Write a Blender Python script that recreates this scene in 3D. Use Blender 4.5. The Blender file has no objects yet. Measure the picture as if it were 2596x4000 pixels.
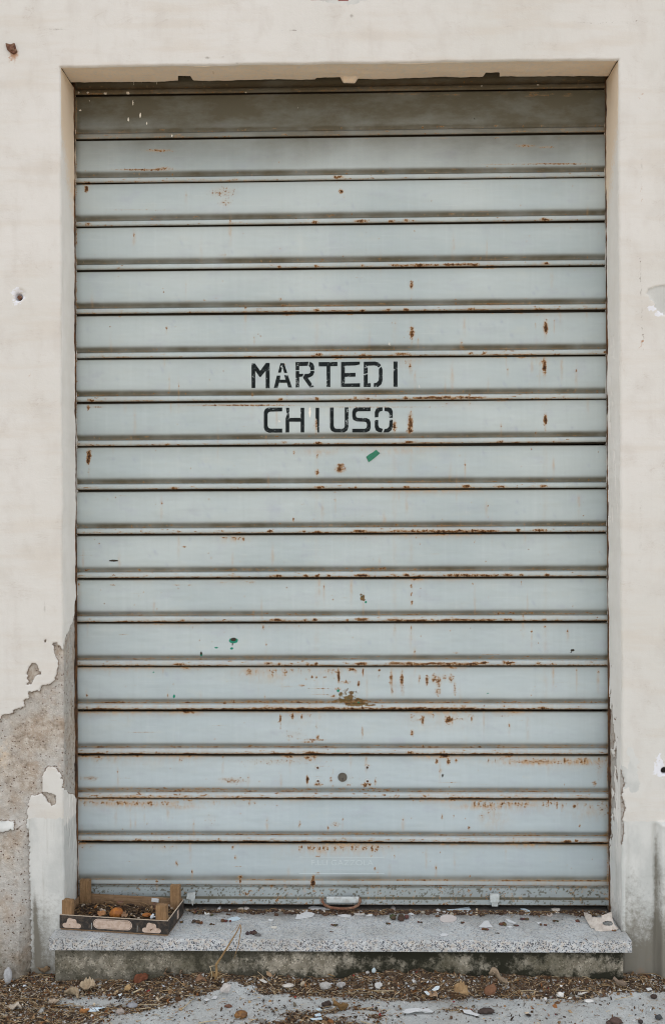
import bpy, bmesh, math, random
import numpy as np
from mathutils import Vector, Matrix
random.seed(7); RNG = np.random.default_rng(11)
scn = bpy.context.scene; col = scn.collection
V3 = lambda *a: np.array(a, float)

# ---------------------------------------------------------------- survey of the place (from the photograph)
CAM = V3(0, -2.774, 1.33); FPX = 3786.0
yaw, pitch, roll = [math.radians(a) for a in (-1.13495, 0.08203, -0.25249)]
fw = V3(math.sin(yaw)*math.cos(pitch), math.cos(yaw)*math.cos(pitch), math.sin(pitch))
rt = V3(math.cos(yaw), -math.sin(yaw), 0); up = np.cross(rt, fw)
rt, up = rt*math.cos(roll)+up*math.sin(roll), up*math.cos(roll)-rt*math.sin(roll)
def onplane(px, py, axis, val):
    d = fw + rt*(px-1298)/FPX - up*(py-2000)/FPX
    return CAM + d*(val-CAM[axis])/d[axis]
def to_px(X, Y, Z):
    dx, dy, dz = X-CAM[0], Y-CAM[1], Z-CAM[2]
    f = dx*fw[0]+dy*fw[1]+dz*fw[2]
    return 1298+FPX*(dx*rt[0]+dy*rt[1]+dz*rt[2])/f, 2000-FPX*(dx*up[0]+dy*up[1]+dz*up[2])/f

# ---------------------------------------------------------------- noise
def _h(i, j, s):
    n = (i.astype(np.int64)*374761393 + j.astype(np.int64)*668265263 + s*974634777) & 0xffffffff
    n = ((n ^ (n >> 13))*1274126177) & 0xffffffff
    return ((n ^ (n >> 16)) & 0xffff)/65535.0
def vn(x, y, s=0):
    x = np.asarray(x, float); y = np.asarray(y, float)+0*x
    i = np.floor(x); j = np.floor(y); fx = x-i; fy = y-j
    fx = fx*fx*(3-2*fx); fy = fy*fy*(3-2*fy); i = i.astype(int); j = j.astype(int)
    return (_h(i,j,s)*(1-fx)+_h(i+1,j,s)*fx)*(1-fy)+(_h(i,j+1,s)*(1-fx)+_h(i+1,j+1,s)*fx)*fy
def fbm(x, y, s=0, o=4):
    r = 0; a = .5; t = 0
    for k in range(o):
        r = r+a*vn(x*2**k, y*2**k, s+k*17); t += a; a *= .55
    return r/t
sstep = lambda a, b, x: (lambda t: t*t*(3-2*t))(np.clip((x-a)/(b-a), 0, 1))

# ---------------------------------------------------------------- object helpers
def tag(o, label=None, cat=None, group=None, kind=None):
    for k, v in (('label', label), ('category', cat), ('group', group), ('kind', kind)):
        if v: o[k] = v
    return o
def empty(name, loc=(0,0,0), rz=0):
    o = bpy.data.objects.new(name, None); col.objects.link(o)
    o.location = loc; o.rotation_euler = (0,0,rz); o.empty_display_size = .05
    return o
def mk(name, verts, faces, mat, parent=None, smooth=False, attrs=None, rot=None):
    me = bpy.data.meshes.new(name)
    verts = np.asarray(verts, float).reshape(-1,3)
    if isinstance(faces, np.ndarray):
        k = faces.shape[1]; n = len(faces)
        me.vertices.add(len(verts)); me.vertices.foreach_set('co', verts.ravel())
        me.loops.add(n*k); me.loops.foreach_set('vertex_index', faces.ravel().astype(np.int32))
        me.polygons.add(n); me.polygons.foreach_set('loop_start', (np.arange(n)*k).astype(np.int32))
        me.polygons.foreach_set('loop_total', np.full(n,k,np.int32))
        me.update(calc_edges=True); me.validate()
    else:
        me.from_pydata([tuple(v) for v in verts], [], faces); me.update()
    if smooth is True: me.polygons.foreach_set('use_smooth', np.ones(len(me.polygons), bool))
    for an, arr in (attrs or {}).items():
        a = me.attributes.new(an, 'FLOAT_COLOR', 'POINT')
        a.data.foreach_set('color', np.asarray(arr, np.float32).reshape(-1))
    for m in (mat if isinstance(mat, list) else [mat]): me.materials.append(m)
    o = bpy.data.objects.new(name, me); col.objects.link(o)
    if parent is not None: o.parent = parent
    return o
def gridfaces(n, m, off=0, flip=False):
    a = np.arange(n*m).reshape(n,m)+off
    q = np.stack([a[:-1,:-1], a[:-1,1:], a[1:,1:], a[1:,:-1]], -1).reshape(-1,4)
    return q[:, ::-1] if flip else q
class MB:
    def __init__(s): s.v = []; s.f = []; s.c = []
    def add(s, v, f, c=(1,1,1,1)):
        n = len(s.v); s.v += [tuple(p) for p in v]; s.f += [[i+n for i in q] for q in f]
        s.c += [c]*len(v) if not isinstance(c, list) else c
    def box(s, x0,x1,y0,y1,z0,z1, bev=0, M=None, c=(1,1,1,1)):
        bm = bmesh.new(); bmesh.ops.create_cube(bm, size=1)
        for v in bm.verts: v.co = Vector(((x0+x1)/2+v.co.x*(x1-x0),(y0+y1)/2+v.co.y*(y1-y0),(z0+z1)/2+v.co.z*(z1-z0)))
        if bev: bmesh.ops.bevel(bm, geom=bm.edges[:], offset=bev, segments=2, affect='EDGES', profile=.5)
        s.bm(bm, M, c)
    def bm(s, bm, M=None, c=(1,1,1,1)):
        if M is not None: bmesh.ops.transform(bm, matrix=M, verts=bm.verts)
        bm.verts.ensure_lookup_table(); bm.verts.index_update()
        s.add([v.co[:] for v in bm.verts], [[v.index for v in f.verts] for f in bm.faces], c); bm.free()
    def prism(s, pts, y0, y1, c=(1,1,1,1), ax='y', bev=0):          # polygon in the other two axes
        bm = bmesh.new()
        pos = (lambda p, d: (p[0], d, p[1])) if ax == 'y' else (lambda p, d: (p[0], p[1], d))
        vs = [bm.verts.new(pos(p, y0)) for p in pts]; f = bm.faces.new(vs)
        r = bmesh.ops.extrude_face_region(bm, geom=[f])
        d = y1-y0; vec = Vector((0,d,0)) if ax == 'y' else Vector((0,0,d))
        bmesh.ops.translate(bm, vec=vec, verts=[g for g in r['geom'] if isinstance(g, bmesh.types.BMVert)])
        if bev: bmesh.ops.bevel(bm, geom=bm.edges[:], offset=bev, segments=2, affect='EDGES')
        bmesh.ops.recalc_face_normals(bm, faces=bm.faces[:])
        s.bm(bm, None, c)
    def tube(s, P, R, n=8, c=(1,1,1,1)):
        P = [Vector(p) for p in P]; R = R if isinstance(R, (list,tuple)) else [R]*len(P)
        vs = []; fs = []
        for i, p in enumerate(P):
            t = (P[min(i+1,len(P)-1)]-P[max(i-1,0)]).normalized()
            a = t.orthogonal().normalized() if i == 0 else (a - t*a.dot(t)).normalized()
            b = t.cross(a)
            vs += [p+(a*math.cos(2*math.pi*k/n)+b*math.sin(2*math.pi*k/n))*R[i] for k in range(n)]
        for i in range(len(P)-1):
            for k in range(n): fs.append([i*n+k, i*n+(k+1)%n, (i+1)*n+(k+1)%n, (i+1)*n+k])
        fs.append(list(range(n))[::-1]); fs.append([(len(P)-1)*n+k for k in range(n)])
        s.add(vs, fs, c)
    def lump(s, c0, r, sub=2, rough=.25, seed=0, squash=(1,1,1), col_=(1,1,1,1), freq=1.6):
        bm = bmesh.new(); bmesh.ops.create_icosphere(bm, subdivisions=sub, radius=1)
        rs = random.Random(seed); o = [rs.uniform(-9,9) for _ in range(3)]
        for v in bm.verts:
            p = v.co.copy()
            k = 1+rough*2*(float(fbm(p.x*freq+o[0]+p.z*1.3, p.y*freq+o[1]-p.z*.9, seed, 3))-.5)
            v.co = Vector((p.x*squash[0]*k, p.y*squash[1]*k, p.z*squash[2]*k))*r + Vector(c0)
        s.bm(bm, None, col_)
    def build(s, name, mat, parent=None, smooth=False, colors=False):
        return mk(name, s.v, s.f, mat, parent, smooth, {'Col': np.array(s.c)} if colors else None)

# ---------------------------------------------------------------- node helpers
class NT:
    def __init__(s, name, rough=.8, spec=.3):
        s.m = bpy.data.materials.new(name); s.m.use_nodes = True; s.t = s.m.node_tree
        s.p = s.t.nodes['Principled BSDF']; s.p.inputs['Roughness'].default_value = rough
        s.p.inputs['Specular IOR Level'].default_value = spec
        s.tc = s.t.nodes.new('ShaderNodeTexCoord').outputs['Object']; s.bn = None
    def n(s, ty, **kw):
        x = s.t.nodes.new(ty)
        for k, v in kw.items(): setattr(x, k, v)
        return x
    def lk(s, a, b):
        if isinstance(a, (int,float)): b.default_value = a
        elif isinstance(a, tuple): b.default_value = a if len(a) == 4 or b.type == 'VECTOR' else (*a,1)
        else: s.t.links.new(a, b)
    def vec(s, sc=(1,1,1), off=(0,0,0)):
        x = s.n('ShaderNodeMapping'); s.lk(s.tc, x.inputs[0]); x.inputs['Scale'].default_value = sc; x.inputs['Location'].default_value = off
        return x.outputs[0]
    def noise(s, scale, detail=4, rough=.55, v=None, dist=0):
        x = s.n('ShaderNodeTexNoise'); s.lk(v or s.tc, x.inputs['Vector']); x.inputs['Scale'].default_value = scale
        x.inputs['Detail'].default_value = detail; x.inputs['Roughness'].default_value = rough; x.inputs['Distortion'].default_value = dist
        return x.outputs['Fac']
    def vor(s, scale, v=None, feat='F1', out='Distance', rnd=1):
        x = s.n('ShaderNodeTexVoronoi', feature=feat); s.lk(v or s.tc, x.inputs['Vector']); x.inputs['Scale'].default_value = scale
        x.inputs['Randomness'].default_value = rnd
        return x.outputs[out]
    def ma(s, op, a, b=0, c=None, clamp=False):
        x = s.n('ShaderNodeMath', operation=op, use_clamp=clamp); s.lk(a, x.inputs[0]); s.lk(b, x.inputs[1])
        if c is not None: s.lk(c, x.inputs[2])
        return x.outputs[0]
    def ramp(s, f, a, b, smooth=True):
        x = s.n('ShaderNodeMapRange', interpolation_type='SMOOTHSTEP' if smooth else 'LINEAR'); s.lk(f, x.inputs[0])
        x.inputs[1].default_value = a; x.inputs[2].default_value = b
        return x.outputs[0]
    def cr(s, f, stops):
        x = s.n('ShaderNodeValToRGB'); s.lk(f, x.inputs[0]); e = x.color_ramp.elements
        while len(e) < len(stops): e.new(.5)
        for k, (p, c) in enumerate(stops): e[k].position = p; e[k].color = (*c,1)
        return x.outputs[0]
    def mix(s, f, a, b, mode='MIX'):
        x = s.n('ShaderNodeMix', data_type='RGBA', blend_type=mode); s.lk(f, x.inputs[0]); s.lk(a, x.inputs[6]); s.lk(b, x.inputs[7])
        return x.outputs[2]
    def attr(s, name):
        x = s.n('ShaderNodeAttribute', attribute_name=name); y = s.n('ShaderNodeSeparateColor'); s.lk(x.outputs['Color'], y.inputs[0])
        return y.outputs[0], y.outputs[1], y.outputs[2], x.outputs['Alpha'], x.outputs['Color']
    def bump(s, h, strength=.5, dist=.001):
        x = s.n('ShaderNodeBump'); s.lk(h, x.inputs['Height']); x.inputs['Strength'].default_value = strength; x.inputs['Distance'].default_value = dist
        if s.bn: s.lk(s.bn, x.inputs['Normal'])
        s.bn = x.outputs[0]; s.lk(s.bn, s.p.inputs['Normal'])
    def col(s, c): s.lk(c, s.p.inputs['Base Color'])
    def ro(s, r): s.lk(r, s.p.inputs['Roughness'])
def z_of(s):
    x = s.n('ShaderNodeSeparateXYZ'); s.lk(s.tc, x.inputs[0]); return x.outputs

# ---------------------------------------------------------------- materials
def shutter_paint(name='galvanised_paint', lettering=False):
    m = NT(name, .6, .22)
    rust, grime_shade, green, white, _ = m.attr('A'); scuff, halo, dark, olive, _ = m.attr('B')
    big = m.noise(2.2, 3, .5, m.vec((1,1,1.6))); streak = m.noise(1, 5, .6, m.vec((70,20,3.5)))
    fine = m.noise(420, 3, .6); hor = m.noise(1, 4, .6, m.vec((6,10,260)))
    base = m.mix(m.ramp(big,.3,.7), PAINT_A, PAINT_B); zz = z_of(m)[2]
    base = m.mix(m.ma('MULTIPLY', m.ramp(zz, 1.5, .2), .5), base, (.43,.51,.56))
    mo = m.noise(11, 5, .62, m.vec((1,1,1.8))); base = m.mix(m.ma('MULTIPLY', m.ramp(mo,.52,.72), .30), base, (.34,.36,.43)); base = m.mix(m.ma('MULTIPLY', m.ramp(mo,.46,.28), .25), base, (.47,.50,.45))
    base = m.mix(m.ma('MULTIPLY', m.ramp(streak,.5,.8), .13), base, (.60,.66,.66))
    base = m.mix(m.ma('MULTIPLY', m.ramp(streak,.5,.2), .15), base, (.30,.34,.34))
    base = m.mix(m.ma('MULTIPLY', m.ramp(hor,.56,.75), .16), base, (.62,.66,.64))
    base = m.mix(m.ma('MULTIPLY', m.ramp(fine,.3,.8,False), .12), base, (.25,.28,.28))
    base = m.mix(m.ma('MULTIPLY', scuff, m.ma('MULTIPLY', m.ramp(fine,.2,.6), .55)), base, (.27,.30,.40))
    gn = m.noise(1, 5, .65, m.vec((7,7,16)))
    g = m.ma('MULTIPLY', grime_shade, m.ma('ADD', .62, m.ma('MULTIPLY', gn, .7)), clamp=True)  # mask holds real dirt and the shutter's painted-in shade
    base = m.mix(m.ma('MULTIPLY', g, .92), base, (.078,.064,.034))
    hn = m.noise(90, 4, .6, m.vec((1,1,.45)))
    base = m.mix(m.ma('MULTIPLY', halo, m.ramp(hn,.28,.68), clamp=True), base, (.42,.25,.11))
    wn = m.noise(260, 3, .6)
    base = m.mix(m.ramp(m.ma('ADD', white, m.ma('MULTIPLY', wn, .8)),.82,.95), base, (.72,.68,.6))
    n1 = m.noise(230, 5, .72, m.vec((.8,1,1))); n2 = m.noise(800, 3, .6); n3 = m.noise(95, 4, .6)
    on = m.ma('ADD', m.ma('MULTIPLY', n3, .9), m.ma('MULTIPLY', n1, .35))
    ov = m.ramp(m.ma('ADD', olive, on), 1.0, 1.1)
    base = m.mix(ov, base, m.cr(n3, [(.35,(.035,.04,.022)),(.5,(.17,.11,.04)),(.62,(.09,.045,.018)),(.75,(.35,.33,.22))]))
    base = m.mix(m.ma('MULTIPLY', m.ramp(rust,.08,.8), .5), base, (.42,.29,.16))
    nn = m.ma('ADD', m.ma('MULTIPLY', m.ma('SUBTRACT', n1, .5), 2.3), m.ma('MULTIPLY', m.ma('SUBTRACT', n3, .5), 1.2))
    r0 = m.ma('ADD', m.ma('MULTIPLY', rust, .85), nn)
    rm = m.ma('MULTIPLY', m.ramp(r0, .40, .56), m.ramp(rust, .06, .2))
    core = m.ma('ADD', m.ma('MULTIPLY', m.ma('SUBTRACT', r0, .42), 1.25), m.ma('MULTIPLY', m.ma('SUBTRACT', n2, .5), 1.0))
    rc = m.cr(core, [(.0,(.40,.25,.12)),(.2,(.25,.125,.045)),(.42,(.10,.045,.018)),(.7,(.035,.018,.010))])
    base = m.mix(rm, base, rc)
    gm = m.ramp(m.ma('ADD', green, m.ma('MULTIPLY', n1, .5)), .7, .8)
    base = m.mix(gm, base, (.01,.2,.13))
    dm = m.ramp(m.ma('ADD', dark, m.ma('MULTIPLY', n1, .6)), .75, .9)
    base = m.mix(dm, base, (.03,.024,.016))
    m.col(base); m.ro(m.ma('ADD', .52, m.ma('MULTIPLY', m.ma('ADD', rm, g, clamp=True), .4)))
    m.bump(m.noise(9, 2, .5, m.vec((1,1,2.2))), .8, .0045)
    m.bump(m.ma('ADD', m.ma('MULTIPLY', rm, n2), m.ma('MULTIPLY', fine, .12)), .5, .0012)
    return m.m
PAINT_A = (.37,.435,.445); PAINT_B = (.445,.505,.505)
M = {}
M['shutter'] = shutter_paint()

def lettering():
    m = NT('black_stencil_paint', .7, .12)
    n = m.noise(300, 4, .7); n2 = m.noise(45, 4, .7); n3 = m.noise(1, 3, .6, m.vec((600,30,70)))
    w = m.ma('ADD', m.ma('MULTIPLY', n, .55), m.ma('MULTIPLY', n2, .6))
    f = m.ramp(w, .66, .70)
    b = m.mix(m.ramp(n2,.3,.7), (.006,.009,.010), (.013,.018,.019))
    b = m.mix(m.ma('MULTIPLY', m.ramp(n3,.55,.8), .15), b, (.2,.22,.22))
    m.col(m.mix(f, b, (.50,.56,.57))); return m.m
M['lettering'] = lettering()

def wall():
    m = NT('old_plaster', .93, .15)
    peel, grey, dirt, white, _ = m.attr('A'); rust, moss_or_bounce, red, crack, _ = m.attr('B')
    xyz = z_of(m)
    big = m.noise(1.7, 4, .55); mid = m.noise(14, 5, .6, m.vec((1,1,.6))); fine = m.noise(300, 4, .65); hor = m.noise(1, 5, .6, m.vec((3,3,22)))
    vs = m.noise(1, 5, .65, m.vec((38,38,2.5)))
    c = m.mix(m.ramp(big,.3,.7), (.575,.575,.545), (.625,.622,.60))
    c = m.mix(m.ma('MULTIPLY', m.ramp(hor,.46,.68), .40), c, (.54,.495,.43))
    c = m.mix(m.ma('MULTIPLY', m.ramp(vs,.52,.75), .16), c, (.47,.45,.42))
    c = m.mix(m.ma('MULTIPLY', m.ramp(mid,.46,.70), .36), c, (.49,.465,.43))
    c = m.mix(m.ma('MULTIPLY', m.ramp(fine,.3,.8,False), .16), c, (.46,.43,.39))
    ck = m.noise(1, 6, .7, m.vec((2.2,2.2,6.5)), 1.2)
    c = m.mix(m.ma('MULTIPLY', m.ramp(m.ma('ABSOLUTE', m.ma('SUBTRACT', ck, .5)), .006, .0), m.ma('MULTIPLY', m.ramp(mid,.42,.62), .3)), c, (.38,.33,.28))
    reveal_lift, soffit_lift, *_ = m.attr('C')
    c = m.mix(m.ma('MULTIPLY', reveal_lift, .8), c, m.mix(m.ramp(mid,.3,.7), (.70,.685,.645), (.77,.76,.73)))  # jambs and soffit coloured lighter in place of light reaching the reveal
    # grey cement-painted band
    gc = m.mix(m.ramp(mid,.35,.65), (.47,.485,.47), (.57,.58,.56))
    gc = m.mix(m.ma('MULTIPLY', m.ramp(vs,.5,.75), .55), gc, (.30,.29,.25))
    c = m.mix(m.ramp(m.ma('ADD', grey, m.ma('MULTIPLY', m.ma('SUBTRACT', mid,.5), .3)), .45, .55), c, gc)
    # bare render
    sp = m.vor(300, out='Color'); sx = m.n('ShaderNodeSeparateColor'); m.lk(sp, sx.inputs[0]); spv = sx.outputs[0]
    n1 = m.noise(55, 6, .7); n4 = m.noise(6, 4, .6); n5 = m.noise(18, 4, .65)
    rc = m.cr(n1, [(.28,(.20,.165,.13)),(.42,(.36,.31,.255)),(.55,(.46,.415,.36)),(.72,(.57,.54,.49))])
    rc = m.mix(m.ma('MULTIPLY', m.ramp(n4,.42,.58), .6), rc, (.46,.465,.45))
    rc = m.mix(m.ma('MULTIPLY', m.ramp(n5,.5,.65), .35), rc, (.33,.24,.165))
    rc = m.mix(m.ramp(spv, .968, .985), rc, (.12,.08,.06))
    rc = m.mix(m.ma('MULTIPLY', m.ramp(spv, .08, .04), .35), rc, (.68,.64,.58))
    pn = m.ma('ADD', peel, m.ma('MULTIPLY', m.ma('SUBTRACT', fine, .5), .25))
    pf = m.ramp(pn, .47, .53)
    c = m.mix(pf, c, rc)
    edge = m.ma('MULTIPLY', m.ramp(pn,.38,.5), m.ramp(pn,.68,.52))
    c = m.mix(m.ma('MULTIPLY', edge, .75), c, (.21,.14,.09))
    c = m.mix(m.ramp(m.ma('ADD', white, m.ma('MULTIPLY', fine, .5)), .72, .8), c, (.66,.68,.72))
    dn = m.noise(80, 6, .75); dn2 = m.noise(9, 5, .6, m.vec((1,1,.5)))
    d = m.ramp(m.ma('ADD', dirt, m.ma('ADD', m.ma('MULTIPLY', dn, 1.1), m.ma('MULTIPLY', dn2, .7))), 1.12, 1.85)
    c = m.mix(m.ma('MULTIPLY', d, .85), c, (.125,.11,.08))
    c = m.mix(m.ramp(m.ma('ADD', crack, m.ma('MULTIPLY', dn, .7)), .8, 1.0), c, (.10,.07,.05))
    c = m.mix(m.ma('MULTIPLY', m.ramp(m.ma('ADD', rust, m.ma('MULTIPLY', dn, .7)), .6, 1.1), .8), c, (.36,.17,.07))
    c = m.mix(m.ma('MULTIPLY', m.ramp(m.ma('ADD', red, m.ma('MULTIPLY', fine, .4)), .65, .8), .9), c, (.20,.015,.012))
    c = m.mix(m.ma('MULTIPLY', m.ramp(m.ma('ADD', moss_or_bounce, m.ma('MULTIPLY', dn, .8)), .75, 1.1), .8), c, m.mix(soffit_lift, (.70,.565,.41), (.90,.75,.57)))  # tan bounce light painted on soffit and jamb tops, plus wall stains
    m.col(c)
    m.bump(m.ma('ADD', m.ma('MULTIPLY', fine, .18), m.ma('MULTIPLY', mid, .8)), .45, .0025)
    m.bump(m.ma('MULTIPLY', pf, m.ma('ADD', n1, m.ma('MULTIPLY', fine, .6))), .9, .005)
    m.bump(m.noise(3, 3, .5), .5, .012)
    m.bump(m.noise(1, 4, .6, m.vec((26,26,40)), .8), .35, .0022)
    return m.m
M['wall'] = wall()

def granite():
    m = NT('speckled_granite', .55, .4)
    v = m.vor(340, out='Color'); s = m.n('ShaderNodeSeparateColor'); m.lk(v, s.inputs[0]); r = s.outputs[0]
    v2 = m.vor(150, m.vec((1,1,1),(3,1,2)), out='Color'); s2 = m.n('ShaderNodeSeparateColor'); m.lk(v2, s2.inputs[0])
    n = m.noise(120, 4, .6)
    c = m.cr(s2.outputs[0], [(.0,(.38,.40,.41)),(.3,(.46,.48,.49)),(.55,(.56,.575,.57)),(.82,(.48,.44,.39))])
    c = m.mix(m.ma('MULTIPLY', m.ramp(n,.45,.6), .4), c, (.36,.38,.40))
    c = m.mix(m.ramp(m.ma('ADD', r, m.ma('MULTIPLY', n, .25)), .92, .98), c, (.045,.05,.06))
    c = m.mix(m.ma('MULTIPLY', m.ramp(m.ma('ADD', s.outputs[1], m.ma('MULTIPLY', n, .2)), .93, 1.0), .8), c, (.16,.17,.2))
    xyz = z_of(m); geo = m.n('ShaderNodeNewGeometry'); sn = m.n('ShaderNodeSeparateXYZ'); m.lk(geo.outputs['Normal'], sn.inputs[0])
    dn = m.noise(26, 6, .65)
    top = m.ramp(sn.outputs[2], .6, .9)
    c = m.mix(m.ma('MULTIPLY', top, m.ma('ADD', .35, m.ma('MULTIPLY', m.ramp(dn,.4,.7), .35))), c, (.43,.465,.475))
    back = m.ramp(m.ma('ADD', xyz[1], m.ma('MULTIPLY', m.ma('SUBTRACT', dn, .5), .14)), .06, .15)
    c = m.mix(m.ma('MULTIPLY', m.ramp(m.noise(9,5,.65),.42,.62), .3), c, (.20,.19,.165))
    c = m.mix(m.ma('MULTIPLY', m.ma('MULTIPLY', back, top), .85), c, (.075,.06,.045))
    m.col(c); m.bump(m.noise(500, 3, .6), .25, .0008); return m.m
M['granite'] = granite()

def concrete(name, a, b, stain, stain_amt, moss_or_bounce=False):
    m = NT(name, .92, .2)
    n = m.noise(28, 6, .65); f = m.noise(340, 4, .7); g = m.noise(6, 5, .6); sp = m.vor(300, out='Color')
    s = m.n('ShaderNodeSeparateColor'); m.lk(sp, s.inputs[0])
    c = m.mix(m.ramp(n,.35,.65), a, b); c = m.mix(m.ma('MULTIPLY', m.ramp(f,.3,.75,False), .35), c, tuple(x*.45 for x in a))
    c = m.mix(m.ma('MULTIPLY', m.ramp(s.outputs[0],.88,.95), .5), c, tuple(min(1,x*1.6) for x in b))
    c = m.mix(m.ma('MULTIPLY', m.ramp(s.outputs[1],.9,.96), .7), c, tuple(x*.25 for x in a))
    c = m.mix(m.ma('MULTIPLY', m.ramp(g,.42,.66), stain_amt), c, stain)
    if moss_or_bounce:
        xyz = z_of(m); q = m.noise(40, 6, .75); q2 = m.noise(8, 4, .6, m.vec((1,1,.4)))
        k = m.ramp(m.ma('ADD', m.ma('MULTIPLY', m.ma('ADD', q, q2), .75), m.ma('MULTIPLY', m.ramp(m.ma('ABSOLUTE', m.ma('SUBTRACT', xyz[2], .06)), .0, .06), .26)), .70, .90)
        # damp moss stains: more towards the right-hand side
        k = m.ma('MAXIMUM', k, m.ma('MULTIPLY', m.ramp(m.ma('ADD', xyz[2], m.ma('MULTIPLY', m.ma('SUBTRACT', q, .5), .09)), .070, .098), m.ma('ADD', .25, m.ma('MULTIPLY', m.ramp(xyz[0], -.5, .0), .7))))
        k = m.ma('MULTIPLY', k, m.ma('ADD', .55, m.ma('MULTIPLY', m.ramp(xyz[0], -.9, .1), .45)))
        c = m.mix(k, c, (.022,.022,.014))
    m.col(c); m.bump(m.ma('ADD', m.ma('MULTIPLY', f,.5), n), .7, .003); return m.m
M['riser'] = concrete('stained_cement', (.20,.178,.135), (.42,.385,.315), (.085,.078,.05), .7, True)

def ground_mat():
    m = NT('pavement_concrete', .95, .15)
    soil, warm, _, _, _ = m.attr('A')
    n = m.noise(20, 6, .65); f = m.noise(330, 4, .7); sp = m.vor(380, out='Color'); s = m.n('ShaderNodeSeparateColor'); m.lk(sp, s.inputs[0])
    c = m.mix(m.ramp(n,.35,.65), (.40,.43,.43), (.52,.55,.545))
    c = m.mix(m.ma('MULTIPLY', m.ramp(f,.3,.75,False), .4), c, (.2,.2,.2))
    c = m.mix(m.ma('MULTIPLY', m.ramp(s.outputs[0],.9,.95), .5), c, (.62,.6,.56))
    c = m.mix(m.ma('MULTIPLY', m.ramp(s.outputs[1],.9,.95), .5), c, (.1,.1,.1))
    c = m.mix(m.ma('MULTIPLY', m.ramp(m.noise(5,6,.7),.45,.65), .45), c, (.27,.26,.23)); c = m.mix(m.ma('MULTIPLY', m.ramp(m.noise(75,5,.7),.5,.7), .4), c, (.22,.19,.15))
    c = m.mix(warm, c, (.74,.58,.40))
    sc = m.cr(m.noise(90, 5, .7), [(.3,(.025,.017,.011)),(.5,(.075,.05,.032)),(.65,(.17,.125,.085)),(.8,(.3,.26,.2))])
    c = m.mix(m.ramp(m.ma('ADD', soil, m.ma('MULTIPLY', m.ma('SUBTRACT', m.noise(60,5,.7), .5), .9)), .42, .6), c, sc)
    m.col(c); m.bump(m.ma('ADD', f, n), .6, .003); return m.m
M['ground'] = ground_mat()

def vcol(name, rough=.85, nscale=500, amt=.35, spec=.25, trans=0):
    m = NT(name, rough, spec); *_, c = m.attr('Col'); n = m.noise(nscale, 4, .65)
    c2 = m.mix(m.ma('MULTIPLY', m.ramp(n,.3,.75,False), amt), c, (.03,.022,.015))
    m.col(c2); m.bump(n, .5, .001); return m.m
M['litter'] = vcol('litter_bits')
M['stone'] = vcol('rough_stone', .9, 200, .3)
M['leaf'] = vcol('dead_leaf', .8, 160, .45)
M['chip'] = vcol('paint_chip', .7, 250, .12)

def plain(name, a, b, rough=.6, metal=0, sc=(1,1,1), nscale=60, dirt=0, dirtc=(.06,.045,.03), bump=.4):
    m = NT(name, rough, .35); m.p.inputs['Metallic'].default_value = metal
    n = m.noise(nscale, 5, .65, m.vec(sc)); c = m.mix(m.ramp(n,.3,.7), a, b)
    if dirt: c = m.mix(m.ma('MULTIPLY', m.ramp(m.noise(70,6,.7),.45,.62), dirt), c, dirtc)
    m.col(c); m.bump(n, bump, .0015); return m.m
M['rust'] = plain('rusty_iron', (.17,.075,.045), (.07,.032,.02), .9, 0, (1,1,1), 180, .5, (.25,.17,.11), .8)
M['rail'] = plain('rail_rust', (.03,.02,.014), (.16,.075,.03), .9, 0, (3,3,.25), 60, .6, (.012,.01,.008), .8)
M['pale_metal'] = plain('pale_painted_metal', (.5,.54,.54), (.42,.46,.46), .5, 0, (1,1,1), 40, .35, (.16,.12,.08))
M['lock'] = plain('dull_brass_lock', (.085,.08,.07), (.16,.15,.13), .5, .6, (8,1,.5), 60, .3)
M['black'] = plain('dark_void', (.008,.007,.006), (.015,.012,.01), .9)
M['wood'] = plain('weathered_poplar', (.17,.095,.042), (.28,.175,.09), .85, 0, (2,2,.12), 180, .35, (.10,.06,.03), .6)
M['woodh'] = plain('weathered_plywood', (.17,.10,.052), (.27,.175,.10), .85, 0, (.1,1.5,1.5), 160, .4, (.10,.065,.035), .5)
M['woodtop'] = plain('cut_cardboard_edge', (.42,.34,.26), (.5,.42,.33), .85, 0, (1,1,1), 120, .2)
M['card_black'] = plain('black_printed_board', (.014,.012,.011), (.028,.024,.021), .6, 0, (1,1,1), 90, .18, (.28,.2,.14), .2)
M['card_pink'] = plain('pale_printed_board', (.42,.325,.265), (.50,.40,.33), .8, 0, (1,1,1), 90, .4, (.25,.16,.1), .2)
M['green'] = plain('green_tape', (.012,.13,.075), (.02,.19,.11), .55, 0, (1,1,1), 120, .1)
M['orange'] = plain('dried_orange_peel', (.38,.14,.025), (.20,.07,.016), .6, 0, (1,1,1), 90, .3, (.2,.06,.02), .7)
M['brownfruit'] = plain('dried_fruit_skin', (.23,.115,.035), (.12,.055,.02), .7, 0, (1,1,1), 90, .3)
M['straw'] = plain('dry_stalk', (.33,.22,.10), (.20,.12,.05), .8, 0, (1,1,1), 60, .2)
M['straw_pale'] = plain('pale_dry_stalk', (.5,.42,.28), (.38,.3,.18), .8, 0, (1,1,1), 60, .2)
M['beige'] = plain('beige_plastic', (.52,.48,.43), (.44,.40,.36), .6, 0, (1,1,1), 40, .35, (.2,.15,.1), .2)

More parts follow.
